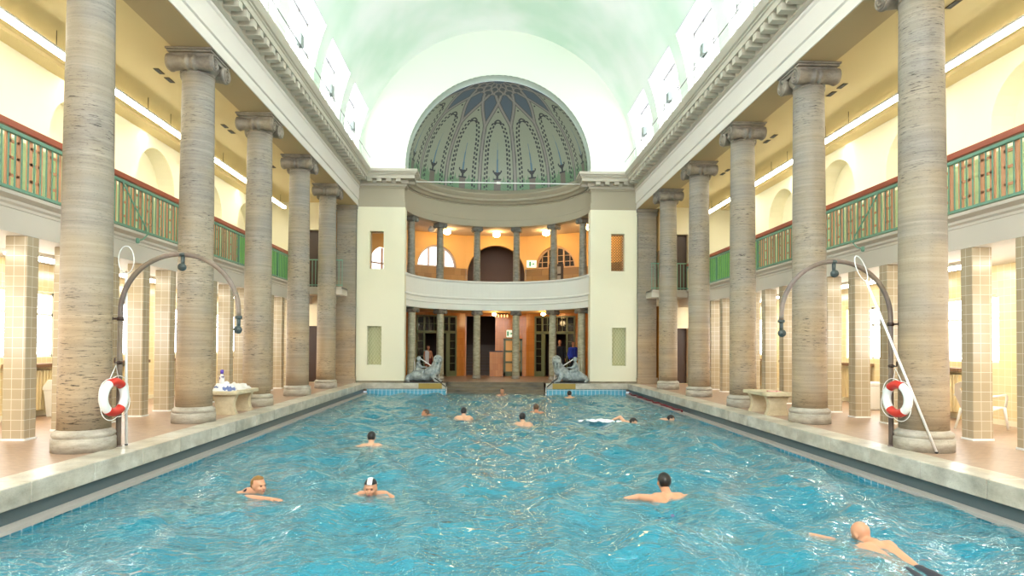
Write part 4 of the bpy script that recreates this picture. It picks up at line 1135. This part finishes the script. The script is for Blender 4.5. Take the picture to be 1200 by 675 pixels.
t = thing('bottle', (-5.86, 13.34, 0.48), 'upright patterned white bottle with purple cap standing on the left bench', 'bottle')
b = MB(); b.lathe([(0.045, 0), (0.05, 0.02), (0.05, 0.26), (0.03, 0.31), (0.025, 0.34)], 16); b.build('bottle_body', spotted('patterned_bottle', '#f3f0f2', '#5f4a7a'), t)
b = MB(); b.lathe([(0.032, 0.335), (0.034, 0.41), (0.02, 0.42)], 14); b.build('cap', mat('purple_cap', '#6a4fc0', 0.4), t)
t = thing('folded_cloth', (5.72, 13.3, 0.48), 'small folded pink and white cloth on the right bench', 'cloth')
b = MB(); b.box(-0.12, 0.12, -0.1, 0.1, 0, 0.02); b.build('cloth', spotted('pink_cloth', '#e2b9b4', '#c98080'), t, bevel=0.008)

# waste bin, chairs, box, radiators
t = thing('waste_bin', (-8.75, 12.75, 0), 'white plastic waste bin with swing lid standing in the left aisle', 'bin')
b = MB()
b.add([(-0.15, -0.13, 0), (0.15, -0.13, 0), (0.15, 0.13, 0), (-0.15, 0.13, 0), (-0.19, -0.17, 0.52), (0.19, -0.17, 0.52), (0.19, 0.17, 0.52), (-0.19, 0.17, 0.52)], [(0, 3, 2, 1), (4, 5, 6, 7), (0, 1, 5, 4), (1, 2, 6, 5), (2, 3, 7, 6), (3, 0, 4, 7)]); b.build('bin_body', WHITEP, t, bevel=0.02)
b = MB(); b.prism([(-0.2, 0.52), (0.2, 0.52), (0.2, 0.58), (0.10, 0.72), (-0.10, 0.72), (-0.2, 0.58)], [], lambda u, v, w_: (u, -0.18+w_, v), 0.36); b.build('lid', WHITEP, t, bevel=0.015)
b = MB(); b.box(0.05, 0.12, -0.175, -0.165, 0.2, 0.38); b.build('sticker', mat('grey_sticker', '#6d7a78', 0.6), t)

def plastic_chair(x, y, rz, lab):
    t = thing('plastic_chair', (x, y, 0), lab, 'chair', 'white plastic chairs', rz)
    # chair faces local -Y ; reclined lounge chair of moulded plastic
    b = MB(); b.add([(-0.24, -0.26, 0.40), (0.24, -0.26, 0.40), (0.22, 0.20, 0.36), (-0.22, 0.20, 0.36), (-0.24, -0.26, 0.37), (0.24, -0.26, 0.37), (0.22, 0.20, 0.33), (-0.22, 0.20, 0.33)], [(0, 1, 2, 3), (7, 6, 5, 4), (0, 4, 5, 1), (1, 5, 6, 2), (2, 6, 7, 3), (3, 7, 4, 0)]); b.build('seat', WHITEP, t, bevel=0.012)
    b = MB()
    b.prism([(-0.22, 0), (0.22, 0), (0.25, 0.3), (0.2, 0.52), (0.1, 0.58), (-0.1, 0.58), (-0.2, 0.52), (-0.25, 0.3)], [[(-0.15+0.08*i, 0.1), (-0.11+0.08*i, 0.1), (-0.11+0.08*i, 0.45), (-0.15+0.08*i, 0.45)] for i in range(4)], lambda u, v, w_: (u, 0.20+v*0.55+w_, 0.35+v*0.85), 0.03)
    b.build('backrest', WHITEP, t, bevel=0.006)
    for sx in (-1, 1):
        b = MB(); b.tube([(sx*0.26, 0.36, 0.60), (sx*0.29, 0.1, 0.60), (sx*0.29, -0.2, 0.61), (sx*0.28, -0.26, 0.56), (sx*0.26, -0.25, 0.38)], 0.02, 8); b.build('armrest', WHITEP, t)
        b = MB(); b.tube([(sx*0.25, -0.24, 0.39), (sx*0.28, -0.30, 0.0)], [0.028, 0.02], 8); b.build('leg', WHITEP, t)
        b = MB(); b.tube([(sx*0.23, 0.2, 0.36), (sx*0.27, 0.34, 0.0)], [0.028, 0.02], 8); b.build('leg', WHITEP, t)
plastic_chair(8.35, 10.9, PI/2+0.5, 'white plastic armchair in the right aisle, the nearer one in the wide gap')
plastic_chair(8.25, 12.35, PI/2+0.3, 'white plastic armchair in the right aisle, the farther one beside the front column')
t = thing('storage_box', (8.65, 14.6, 0), 'white storage box on the floor of the right aisle behind the ring buoy', 'box')
b = MB(); b.box(-0.3, 0.3, -0.3, 0.3, 0, 0.55); b.build('box_body', WHITEP, t, bevel=0.02)
b = MB(); b.box(-0.32, 0.32, -0.32, 0.32, 0.55, 0.62); b.build('lid', WHITEP, t, bevel=0.015)
rad = None
RADM = mat('radiator_enamel', '#e6d2a4', 0.35)
for sg in (-1, 1):
    for k in range(5):
        y = 9.4+3.16*k+(0.0 if sg < 0 else 0.35)
        lab = 'ribbed cream radiator with wooden shelf on the %s aisle wall, %s of the row' % (SIDE[sg], ORD[k])
        if rad is None:
            t = rad = thing('radiator', (sg*9.05, y, 0), lab, 'radiator', 'radiators of the aisles')
            b = MB()
            for i in range(14): b.box(-0.07, 0.07, -0.62+0.09*i, -0.62+0.09*i+0.055, 0.14, 0.90)
            b.build('ribs', RADM, t, bevel=0.012)
            for z_ in (0.18, 0.82): b = MB(); b.box(-0.04, 0.04, -0.6, 0.6, z_, z_+0.04); b.build('header_pipe', RADM, t)
            for q in (-0.55, 0.55):
                b = MB(); b.box(-0.03, 0.03, q-0.02, q+0.02, 0, 0.16); b.build('foot', RADM, t)
            b = MB(); b.box(-0.13, 0.13, -0.72, 0.72, 0.96, 1.03); b.build('shelf', mat('radiator_shelf_wood', '#7a5a3c', 0.5), t, bevel=0.006)
        else: copy_tree(rad, (sg*9.05, y, 0), 0, lab)

# red rope along the far right pool edge
b = MB(); pts = []
for i in range(120):
    q = i/119; pts.append((4.95+0.03*math.sin(40*q), 17.2+6.6*q, -0.335+0.012*math.sin(55*q)))
b.tube(pts, 0.03, 8); o = b.build('lane_rope', mat('dark_red_rope', '#7a2430', 0.6)); tag(o, 'dark red lane rope lying along the far right pool gutter', 'rope')

# handrails of the apse steps
for sg, x in ((-1, -1.93), (1, 1.85)):
    t = thing('pool_handrail', (x, 24.1, 0), 'curved handrail at the %s side of the apse steps' % SIDE[sg], 'handrail', 'handrails of the apse steps')
    b = MB(); b.tube([(sg*0.45, 0.1, 0.20), (sg*0.3, 0.05, 0.10), (sg*0.12, 0.0, -0.05), (sg*0.02, -0.03, -0.12), (0, -0.05, -0.2)], 0.022, 8); b.build('curved_bar', mat('dark_bronze_bar', '#3a3430', 0.4), t)
    b = MB(); b.tube([(0, -0.05, -0.1), (0, -0.05, -0.95)], 0.024, 8); b.build('upright', STEEL, t)
    t = thing('stair_rail', (sg*3.28, 25.3, 0), 'white metal rail behind the %s walrus sculpture' % SIDE[sg], 'handrail', 'white rails behind the sculptures')
    b = MB(); b.tube([(sg*0.0, 0, 0.0), (0, 0, 0.92), (-sg*0.18, 0, 0.95), (-sg*0.95, 0, 0.45), (-sg*1.0, 0, 0.0)], 0.022, 8); b.build('rail', WHITEP, t)

# ================================================================== FIGURES
def cap_(mb, p, q, r0, r1, seg=14):
    """tapered capsule"""
    p, q = Vector(p), Vector(q); d = q-p; n = 3
    pts = [p+d*(i/n) for i in range(n+1)]; rr = [r0+(r1-r0)*i/n for i in range(n+1)]
    mb.tube(pts, rr, seg); mb.ell(p, (r0,)*3, seg, 8); mb.ell(q, (r1,)*3, seg, 8)
def remeshed(name, mb, m, parent=None, vox=0.012, smooth=6):
    tmp = mb.build('tmp', m)
    a = tmp.modifiers.new('r', 'REMESH'); a.mode = 'VOXEL'; a.voxel_size = vox; a.use_smooth_shade = True
    if smooth: s_ = tmp.modifiers.new('s', 'SMOOTH'); s_.factor = 0.5; s_.iterations = smooth
    dg = bpy.context.evaluated_depsgraph_get(); me = bpy.data.meshes.new_from_object(tmp.evaluated_get(dg))
    me.name = name; bpy.data.objects.remove(tmp)
    me.polygons.foreach_set('use_smooth', [True]*len(me.polygons))
    if not me.materials: me.materials.append(m)
    o = bpy.data.objects.new(name, me); COL.objects.link(o)
    if parent is not None: o.parent = parent
    return o
def skin(name, c): 
    m = mat(name, c, 0.42); bsdf(m).inputs['Subsurface Weight'].default_value = 0.0
    n = N(m, 'ShaderNodeTexNoise'); n.inputs['Scale'].default_value = 9; L(m, coords(m), n.inputs['Vector'])
    L(m, mixc(m, n.outputs['Fac'], c, mixc(m, 0.25, c, '#c9705c')), bsdf(m).inputs['Base Color']); return m
SK1, SK2, SK3 = skin('fair_skin', '#cf9874'), skin('pale_skin', '#dcb08e'), skin('tanned_skin', '#bf8560')
HAIR_D, HAIR_B, HAIR_BL, HAIR_G = mat('dark_hair', '#17110f', 0.35), mat('brown_hair', '#5a4028', 0.45), mat('wet_blond_hair', '#86622f', 0.4), mat('grey_hair', '#6f675f', 0.5)
CAPB, CAPW = mat('black_swim_cap', '#111214', 0.3), mat('white_cap_stripe', '#f3f1ee', 0.35)

def hand(mb, w_, d, up, s=1.0, r=0.0085, curl=0.25, side=1):
    """palm plus five fingers; d = direction the fingers point, up = back of the hand"""
    w_ = Vector(w_); d = Vector(d).normalized(); up = Vector(up); up = (up-d*up.dot(d)).normalized(); lat = d.cross(up)*side
    pc = w_+d*0.05*s
    rot = Matrix((d, lat, up)).transposed().to_quaternion()
    mb.ell(pc, (0.055*s, 0.042*s, 0.017*s), 14, 10, rot)
    for i, (o_, ln) in enumerate(((-0.030, 0.058), (-0.010, 0.075), (0.010, 0.080), (0.030, 0.070))):
        b0 = w_+d*0.085*s+lat*o_*s; k1 = b0+(d*0.55+lat*o_*2.2-up*curl*0.25)*ln*s*0.9; k2 = k1+(d*0.5+lat*o_*1.5-up*curl)*ln*s*0.75
        cap_(mb, b0, k1, r*s*1.05, r*s, 8); cap_(mb, k1, k2, r*s, r*s*0.8, 8)
    b0 = w_+d*0.03*s-lat*0.03*s; k1 = b0+(d*0.6-lat*0.7)*0.045*s; k2 = k1+(d*0.9-lat*0.3-up*curl*0.4)*0.035*s
    cap_(mb, b0, k1, r*s*1.3, r*s*1.1, 8); cap_(mb, k1, k2, r*s*1.1, r*s*0.85, 8)

def head_geo(mb, c, R3, female=False):
    """head centred at c; R3 columns: forward, left, up"""
    F, Lf, U_ = R3
    def P(f, l, u): return tuple(Vector(c)+F*f+Lf*l+U_*u)
    rot = Matrix((F, Lf, U_)).transposed().to_quaternion()
    mb.ell(P(-0.012, 0, 0.028), (0.094, 0.075, 0.088), 20, 14, rot)          # skull
    mb.ell(P(0.022, 0, -0.03), (0.066, 0.060, 0.078), 18, 12, rot)           # face
    mb.ell(P(0.045, 0, -0.088), (0.028, 0.030, 0.022), 12, 8, rot)           # chin
    cap_(mb, P(0.086, 0, 0.0), P(0.104, 0, -0.032), 0.009, 0.013, 8)         # nose
    mb.ell(P(0.080, 0, 0.020), (0.016, 0.052, 0.010), 10, 8, rot)            # brow
    mb.ell(P(0.080, 0, -0.062), (0.012, 0.024, 0.009), 10, 8, rot)           # lips
    for s_ in (-1, 1):
        mb.ell(P(-0.005, s_*0.076, -0.012), (0.018, 0.010, 0.031), 10, 8, rot)
        mb.ell(P(0.062, s_*0.036, -0.032), (0.022, 0.022, 0.022), 10, 8, rot)
def hair_geo(c, R3, style):
    F, Lf, U_ = R3; mb = MB(); seg, rings = 28, 20; vs = []; keep = {}
    for j in range(rings+1):
        ph = PI*j/rings
        for i in range(seg):
            th = 2*PI*i/seg
            f, l, u = math.sin(ph)*math.cos(th), math.sin(ph)*math.sin(th), math.cos(ph)
            k = 1.09+0.02*math.sin(9*th+5*ph) if style != 'cap' else 1.06
            v = Vector(c)+F*(f*0.095*k-0.014)+Lf*l*0.077*k+U_*(u*0.090*k+0.028)
            vs.append(v)
            lim = -0.62 if f < 0.05 else (0.50 if style != 'cap' else 0.30)
            if style in ('short', 'long') and f < 0.05: lim = -0.75
            if abs(l) > 0.6 and f > -0.25 and f < 0.35: lim = max(lim, -0.02)
            keep[(j, i)] = u > lim
    fs = []
    for j in range(rings):
        for i in range(seg):
            i2 = (i+1) % seg
            if all(keep[x] for x in ((j, i), (j+1, i), (j+1, i2), (j, i2))): fs.append((j*seg+i, (j+1)*seg+i, (j+1)*seg+i2, j*seg+i2))
    mb.add(vs, fs, True)
    return mb
def frame(yaw_, pitch_=0.0):
    F = Vector((math.cos(yaw_)*math.cos(pitch_), math.sin(yaw_)*math.cos(pitch_), math.sin(pitch_)))
    Lf = Vector((-math.sin(yaw_), math.cos(yaw_), 0)); return (F, Lf, F.cross(Lf))

def swimmer(x, y, heading, lab, sk, hair, hmat, arms, headz=0.10, headyaw=0.0, headpitch=0.0, shz=-0.07, vox=0.013, trunks=None, legs='frog', s=1.0, dip=0.0, face=True, hx=0.0):
    """prone body just under the surface, heading along local +X; z = 0 is the water level"""
    t = thing('person', (x, y, ZW-dip+WZ.get((x, y), 0)), lab, 'person', None, math.radians(heading)); t.scale = (s, s, s)
    mb = MB(); H = Vector((0.12+hx, 0, headz)); R3 = frame(headyaw, headpitch)
    head_geo(mb, H, R3)
    nb = Vector((-0.03, 0, shz+0.035))
    cap_(mb, H+Vector((-0.03, 0, -0.03))-R3[2]*0.03, nb, 0.054, 0.060)
    cap_(mb, (-0.05, -0.14, shz), (-0.05, 0.14, shz), 0.072, 0.072)
    cap_(mb, (-0.07, -0.10, shz-0.03), (-0.40, -0.07, shz-0.12), 0.10, 0.085); cap_(mb, (-0.07, 0.10, shz-0.03), (-0.40, 0.07, shz-0.12), 0.10, 0.085)
    cap_(mb, (-0.38, -0.075, shz-0.12), (-0.56, -0.085, shz-0.15), 0.09, 0.10); cap_(mb, (-0.38, 0.075, shz-0.12), (-0.56, 0.085, shz-0.15), 0.09, 0.10)
    for s_, (el, wr, d) in zip((-1, 1), arms):
        sh = Vector((-0.045, s_*0.185, shz-0.005))
        el, wr = Vector(el), Vector(wr)
        cap_(mb, sh, el, 0.052, 0.042); cap_(mb, el, wr, 0.041, 0.026)
        hand(mb, wr, d, (0, 0, 1), 1.0, 0.010, 0.2, s_)
    for s_ in (-1, 1):
        hp = Vector((-0.60, s_*0.095, shz-0.16))
        if legs == 'frog': kn = Vector((-0.86, s_*0.30, shz-0.26)); an = Vector((-1.13, s_*0.26, shz-0.16)); ft = an+Vector((-0.05, s_*0.17, -0.02))
        else: kn = Vector((-1.0, s_*0.11, shz-0.20+0.05*s_)); an = Vector((-1.42, s_*0.08, shz-0.12-0.05*s_)); ft = an+Vector((-0.19, s_*0.02, -0.01))
        cap_(mb, hp, kn, 0.088, 0.058); cap_(mb, kn, an, 0.056, 0.036); cap_(mb, an, ft, 0.036, 0.022)
    bd = remeshed('body', mb, sk, t, vox, 5)
    if hair == 'cap':
        hb = hair_geo(H, R3, 'cap').build('swim_cap', hmat, t, fixn=False)
        sm = hb.modifiers.new('solid', 'SOLIDIFY'); sm.thickness = 0.004
    elif hair:
        hb = hair_geo(H, R3, hair).build('hair', hmat, t, fixn=False)
        sm = hb.modifiers.new('solid', 'SOLIDIFY'); sm.thickness = 0.010
        if hair == 'long':
            b = MB(); q = H-R3[0]*0.08-R3[2]*0.02
            b.tube([q, q-R3[0]*0.03-R3[2]*0.07, q-R3[0]*0.02-R3[2]*0.13], [0.045, 0.035, 0.012], 10); b.build('ponytail', hmat, t)
    if face:
        for s_ in (-1, 1):
            b = MB(); b.ell(H+R3[0]*0.080+R3[1]*s_*0.030+R3[2]*0.002, (0.010, 0.013, 0.007), 10, 8); b.build('eye', EYEM, bd)
        b = MB(); b.ell(H+R3[0]*0.090-R3[2]*0.062, (0.006, 0.020, 0.006), 10, 8, Matrix((R3[0], R3[1], R3[2])).transposed().to_quaternion()); b.build('mouth', LIPM, bd)
    if trunks:
        b = MB(); cap_(b, (-0.42, -0.075, shz-0.125), (-0.58, -0.09, shz-0.155), 0.100, 0.108); cap_(b, (-0.42, 0.075, shz-0.125), (-0.58, 0.09, shz-0.155), 0.100, 0.108)
        for s_ in (-1, 1): cap_(b, (-0.60, s_*0.095, shz-0.16), (-0.70, s_*0.17, shz-0.20), 0.10, 0.085)
        remeshed('swim_trunks', b, trunks, t, 0.014, 4)
    return t, R3, H

GL = [((0.22, -0.24, -0.10), (0.50, -0.13, -0.09), (1, 0.1, 0)), ((0.22, 0.24, -0.10), (0.50, 0.13, -0.09), (1, -0.1, 0))]          # arms stretched forward
SP = [((0.06, -0.38, -0.07), (0.12, -0.62, -0.10), (0.3, -1, -0.1)), ((0.06, 0.38, -0.07), (0.12, 0.62, -0.10), (0.3, 1, -0.1))]      # arms spread
PU = [((0.14, -0.30, -0.14), (0.32, -0.30, -0.20), (1, 0.2, -0.2)), ((0.14, 0.30, -0.14), (0.32, 0.30, -0.20), (1, -0.2, -0.2))]
EYEM = mat('eye_dark', '#2a1c16', 0.3); LIPM = mat('lips', '#b5594f', 0.4)
TR_G = mat('grey_mauve_trunks', '#6d6480', 0.7); TR_D = mat('dark_trunks', '#2a2d38', 0.7)
# near swimmers
t, R3, H = swimmer(-3.32, 8.05, -12, 'woman with wet blond hair swimming at the left, face turned right, arm stretched out', SK1, 'long', HAIR_BL,
        [((0.20, -0.25, -0.01), (0.44, -0.27, -0.002), (1, -0.1, 0)), ((0.02, 0.36, -0.07), (-0.05, 0.55, -0.10), (0, 1, -0.1))], headz=0.085, headyaw=-0.35, headpitch=0.08, vox=0.009, shz=-0.035, trunks=TR_D)
b = MB(); b.tube([(-0.02, -0.10, 0.03), (-0.035, 0.0, 0.045), (-0.02, 0.10, 0.03)], 0.012, 8); b.build('swimsuit_strap', TR_D, t)
t, R3, H = swimmer(-1.79, 7.95, -90, 'swimmer facing the camera in a black swim cap with a broad white stripe', SK1, 'cap', CAPB,
        [((0.10, -0.26, -0.03), (0.22, -0.33, -0.055), (0.9, -0.3, -0.1)), ((0.10, 0.26, -0.03), (0.24, 0.30, -0.055), (1, 0.3, -0.1))], headz=0.10, headpitch=-0.05, vox=0.009, shz=-0.04, trunks=TR_D)
b = MB(); sv = []
for i in range(15):
    a = math.radians(20+i*9.5)
    for l in (-0.03, 0, 0.03):
        k = 1.10; sv.append(H+R3[0]*(math.cos(a)*0.095*k-0.014)+R3[1]*l+R3[2]*(math.sin(a)*0.090*k*math.sqrt(1-(l/0.085)**2)+0.028))
b.add(sv, [(3*i+j, 3*i+j+1, 3*i+j+4, 3*i+j+3) for i in range(14) for j in (0, 1)], True); so = b.build('cap_stripe', CAPW, t, fixn=False); q = so.modifiers.new('s', 'SOLIDIFY'); q.thickness = 0.006
swimmer(1.80, 7.62, 91, 'dark-haired man swimming away from the camera, arms spread, in grey-mauve trunks', SK1, 'short', HAIR_D,
        [((0.04, -0.34, -0.005), (0.0, -0.55, -0.02), (0.0, -1, -0.1)), ((0.05, 0.33, -0.005), (0.02, 0.52, -0.02), (0.1, 1, -0.1))], headz=0.155, vox=0.009, shz=-0.0, trunks=TR_G, headpitch=0.0, s=1.0, face=False)
swimmer(3.16, 5.72, 104, 'bald man at the lower right, face in the water, left arm reaching forward', SK1, None, None,
        [((0.25, -0.30, -0.16), (0.45, -0.25, -0.22), (1, 0.1, 0)), ((0.22, 0.26, -0.02), (0.46, 0.32, -0.02), (1, 0.15, 0))], headz=0.05, headpitch=-0.75, vox=0.009, shz=-0.035, trunks=TR_D, face=False)
# mid and far swimmers
swimmer(-2.52, 11.85, 96, 'swimmer in a plain black cap heading away, left of the pool middle', SK2, 'cap', CAPB, SP, headz=0.12, shz=-0.03, trunks=TR_D, face=False)
swimmer(-1.90, 16.8, 160, 'swimmer low in the water with reddish face towards the left, left of a dark-haired man', SK3, 'short', HAIR_B, GL, headz=0.03, headyaw=0.3, shz=-0.06, legs='kick', face=False)
swimmer(-0.98, 16.2, 90, 'dark-haired man seen from behind with bare pale shoulders out of the water', SK2, 'short', HAIR_D, PU, headz=0.17, shz=0.03, trunks=TR_D, face=False)
swimmer(0.17, 23.6, -90, 'distant swimmer facing the camera just in front of the apse steps', SK1, 'short', HAIR_B, PU, headz=0.19, shz=0.0, face=True)
swimmer(0.46, 14.95, 92, 'dark-haired swimmer seen from behind, right of the pool middle, nearer of the central pair', SK2, 'short', HAIR_D, PU, headz=0.16, shz=0.01, trunks=TR_D, face=False)
swimmer(0.98, 17.5, 90, 'brown-haired swimmer seen from behind, farther of the central pair', SK3, 'short', HAIR_B, PU, headz=0.14, shz=0.0, trunks=TR_D, face=False)
swimmer(2.60, 22.8, 95, 'dark-haired swimmer seen from behind near the right walrus sculpture', SK2, 'short', HAIR_D, PU, headz=0.15, shz=0.0, face=False)
swimmer(3.02, 15.2, -8, 'front-crawl swimmer with one pale arm raised over blue-violet swimwear, splashing', SK2, 'short', HAIR_D,
        [((0.20, -0.22, -0.10), (0.42, -0.14, -0.14), (1, 0, 0)), ((-0.18, 0.22, 0.14), (-0.38, 0.20, 0.05), (-1, 0, -0.4))], headz=0.02, headpitch=-0.6, shz=-0.01, legs='kick', trunks=mat('violet_swimwear', '#6a62a8', 0.6), face=False)
swimmer(4.05, 15.6, 4, 'pale swimmer lying low in the water close to the right pool edge', SK2, 'short', HAIR_D, GL, headz=0.0, headpitch=-0.7, shz=-0.04, legs='kick', trunks=TR_D, face=False)
# splash behind the crawl swimmer
b = MB(); rs = random.Random(4)
for i in range(90):
    a = rs.random()*2*PI; q = rs.random(); r = 0.012+0.022*rs.random()
    b.ell((2.35+0.55*q*math.cos(a), 15.35+0.28*q*math.sin(a), ZW+0.02+0.05*rs.random()*(1-q)), (r*1.6, r*1.3, r*0.7), 8, 6)
o = b.build('splash_foam', mat('white_foam', '#f4fbff', 0.4)); tag(o, 'white splash of foam behind the front-crawl swimmer', 'foam', kind='stuff')

# standing people in the apse
def standing(x, y, rz, lab, hgt, sk, hair, hmat, top=None, bottom=None, towel_m=None):
    t = thing('person', (x, y, 0), lab, 'person', None, rz); s = hgt/1.75; t.scale = (s, s, s)
    mb = MB(); R3 = frame(0, 0); H = Vector((0.02, 0, 1.62)); head_geo(mb, H, R3)
    cap_(mb, (0, 0, 1.56), (-0.01, 0, 1.44), 0.052, 0.056)
    cap_(mb, (0, -0.14, 1.40), (0, 0.14, 1.40), 0.068, 0.068)
    for s_ in (-1, 1):
        cap_(mb, (0, s_*0.09, 1.34), (0, s_*0.07, 1.05), 0.105, 0.09); cap_(mb, (0, s_*0.07, 1.05), (0, s_*0.085, 0.93), 0.09, 0.10)
        el = Vector((0.0, s_*0.25, 1.12)); wr = Vector((0.10, s_*0.24, 0.88))
        cap_(mb, (0, s_*0.185, 1.39), el, 0.050, 0.040); cap_(mb, el, wr, 0.038, 0.026); hand(mb, wr, (0.3, 0, -1), (0, s_, 0), 1.0, 0.010, 0.2, s_)
        cap_(mb, (0, s_*0.09, 0.90), (0.02, s_*0.10, 0.50), 0.088, 0.056); cap_(mb, (0.02, s_*0.10, 0.50), (-0.01, s_*0.10, 0.09), 0.054, 0.036)
        cap_(mb, (-0.02, s_*0.10, 0.045), (0.15, s_*0.12, 0.035), 0.038, 0.030)
    remeshed('body', mb, sk, t, 0.014, 4)
    if hair: q = hair_geo(H, R3, hair).build('hair', hmat, t, fixn=False); q.modifiers.new('s', 'SOLIDIFY').thickness = 0.008
    if top:
        b = MB(); cap_(b, (0, -0.14, 1.39), (0, 0.14, 1.39), 0.08, 0.08)
        for s_ in (-1, 1):
            cap_(b, (0, s_*0.09, 1.34), (0, s_*0.08, 0.95), 0.118, 0.112); cap_(b, (0, s_*0.185, 1.39), (0.0, s_*0.25, 1.12), 0.062, 0.054); cap_(b, (0, s_*0.25, 1.12), (0.09, s_*0.243, 0.92), 0.052, 0.040)
        remeshed('shirt', b, top, t, 0.014, 3)
    if bottom:
        b = MB()
        for s_ in (-1, 1):
            cap_(b, (0, s_*0.08, 0.98), (0, s_*0.09, 0.88), 0.112, 0.112)
            if top: cap_(b, (0, s_*0.09, 0.88), (0.02, s_*0.10, 0.50), 0.10, 0.072); cap_(b, (0.02, s_*0.10, 0.50), (-0.01, s_*0.10, 0.10), 0.070, 0.058)
            else: cap_(b, (0, s_*0.09, 0.88), (0.01, s_*0.10, 0.72), 0.10, 0.09)
        remeshed('trousers' if top else 'swim_trunks', b, bottom, t, 0.014, 3)
    if towel_m:
        b = MB(); b.box(0.09, 0.13, -0.22, 0.0, 0.75, 1.42); b.box(-0.10, 0.13, -0.22, -0.06, 1.42, 1.47); b.build('towel', towel_m, t, bevel=0.015)
standing(2.88, 28.6, -PI/2, 'bald man in a black long-sleeved top standing in the right glazed doorway', 1.74, SK3, None, None, mat('black_clothes', '#15161a', 0.8), mat('dark_trousers', '#20222a', 0.8))
standing(3.42, 28.1, -PI/2+0.4, 'dark-haired person in a bright blue top half hidden behind the right apse column', 1.68, SK3, 'short', HAIR_D, mat('blue_shirt', '#2b3fa8', 0.8), mat('black_trousers', '#17181c', 0.8))
standing(-3.05, 28.6, -PI/2+0.5, 'bare-chested young swimmer with a white towel standing in the left glazed doorway', 1.45, SK3, 'short', HAIR_D, None, mat('dark_red_trunks', '#7a2d26', 0.8), mat('hanging_white_towel', '#c8c4c4', 0.9))

# walrus sculptures with a child rider
def walrus(sg):
    t = thing('walrus_sculpture', (sg*2.78, 24.58, 0.0), 'grey-green bronze walrus with a child rider on the ledge at the %s apse corner' % SIDE[sg], 'sculpture', 'bronze walrus sculptures')
    t.scale = (sg, 1, 1)    # local +X = outward (tail), head towards the middle
    b = MB()
    cap_(b, (0.62, 0.02, 0.20), (0.35, 0, 0.27), 0.13, 0.22); cap_(b, (0.35, 0, 0.27), (-0.10, 0, 0.30), 0.22, 0.24)
    cap_(b, (-0.10, 0, 0.30), (-0.36, -0.04, 0.48), 0.25, 0.24); cap_(b, (-0.36, -0.04, 0.48), (-0.48, -0.10, 0.78), 0.22, 0.18)
    b.ell((-0.50, -0.15, 0.90), (0.185, 0.19, 0.185)); b.ell((-0.50, -0.28, 0.84), (0.165, 0.10, 0.10))       # head, muzzle
    for s_ in (-1, 1):
        b.ell((-0.50+s_*0.06, -0.345, 0.83), (0.065, 0.05, 0.055)); b.ell((-0.50+s_*0.09, -0.28, 0.95), (0.03, 0.03, 0.03))
    cap_(b, (0.62, 0, 0.18), (0.72, -0.16, 0.10), 0.09, 0.04); cap_(b, (0.62, 0, 0.18), (0.74, 0.14, 0.10), 0.09, 0.04)
    cap_(b, (0.70, -0.16, 0.12), (0.60, -0.30, 0.07), 0.06, 0.05)
    for s_ in (-1, 1):
        cap_(b, (-0.30, s_*0.20, 0.32), (-0.42, s_*0.33, 0.12), 0.10, 0.07); cap_(b, (-0.42, s_*0.33, 0.12), (-0.60, s_*0.36, 0.045), 0.065, 0.04)
    wb = remeshed('walrus_body', b, BRONZE, t, 0.02, 4)
    for s_ in (-1, 1):
        b = MB(); b.tube([(-0.50+s_*0.06, -0.35, 0.80), (-0.50+s_*0.07, -0.375, 0.70), (-0.50+s_*0.06, -0.36, 0.60)], [0.022, 0.018, 0.006], 10); b.build('tusk', mat('pale_tusk_bronze', '#b9c2c0', 0.4), wb)
        b = MB(); b.ell((-0.50+s_*0.085, -0.305, 0.955), (0.02, 0.02, 0.02), 10, 8); b.build('eye', mat('statue_dark_eye', '#1a1c1e', 0.4), wb)
    r = MB()   # rider, seated astride
    cap_(r, (0.28, 0, 0.52), (0.26, 0, 0.74), 0.105, 0.09); cap_(r, (0.26, -0.09, 0.75), (0.26, 0.09, 0.75), 0.055, 0.055)
    r.ell((0.24, -0.02, 0.93), (0.088, 0.085, 0.10)); cap_(r, (0.25, 0, 0.80), (0.245, -0.01, 0.86), 0.045, 0.045)
    for s_ in (-1, 1):
        cap_(r, (0.26, s_*0.13, 0.75), (0.14, s_*0.19, 0.60), 0.04, 0.034); cap_(r, (0.14, s_*0.19, 0.60), (-0.02, s_*0.13, 0.60), 0.034, 0.026); r.ell((-0.05, s_*0.12, 0.60), (0.035, 0.03, 0.025))
        cap_(r, (0.26, s_*0.09, 0.50), (0.05, s_*0.25, 0.46), 0.075, 0.055); cap_(r, (0.05, s_*0.25, 0.46), (0.10, s_*0.30, 0.20), 0.052, 0.036); cap_(r, (0.10, s_*0.30, 0.19), (-0.02, s_*0.31, 0.16), 0.034, 0.026)
    remeshed('child_rider', r, BRONZE, t, 0.014, 3)
    b = MB(); b.box(-0.66, 0.78, -0.38, 0.40, 0.0, 0.05); b.build('plinth', mat('statue_plinth_dark', '#3c3a3a', 0.6), t, bevel=0.01)
    m = MB(); m.box(sg*2.10, sg*2.98, 24.10, 24.17, -0.20, 0.005)
    struct('trim_%d' % (50+(sg > 0)), m, mat('yellow_stained_stone', '#a98f45', 0.6))
for sg in (-1, 1): walrus(sg)
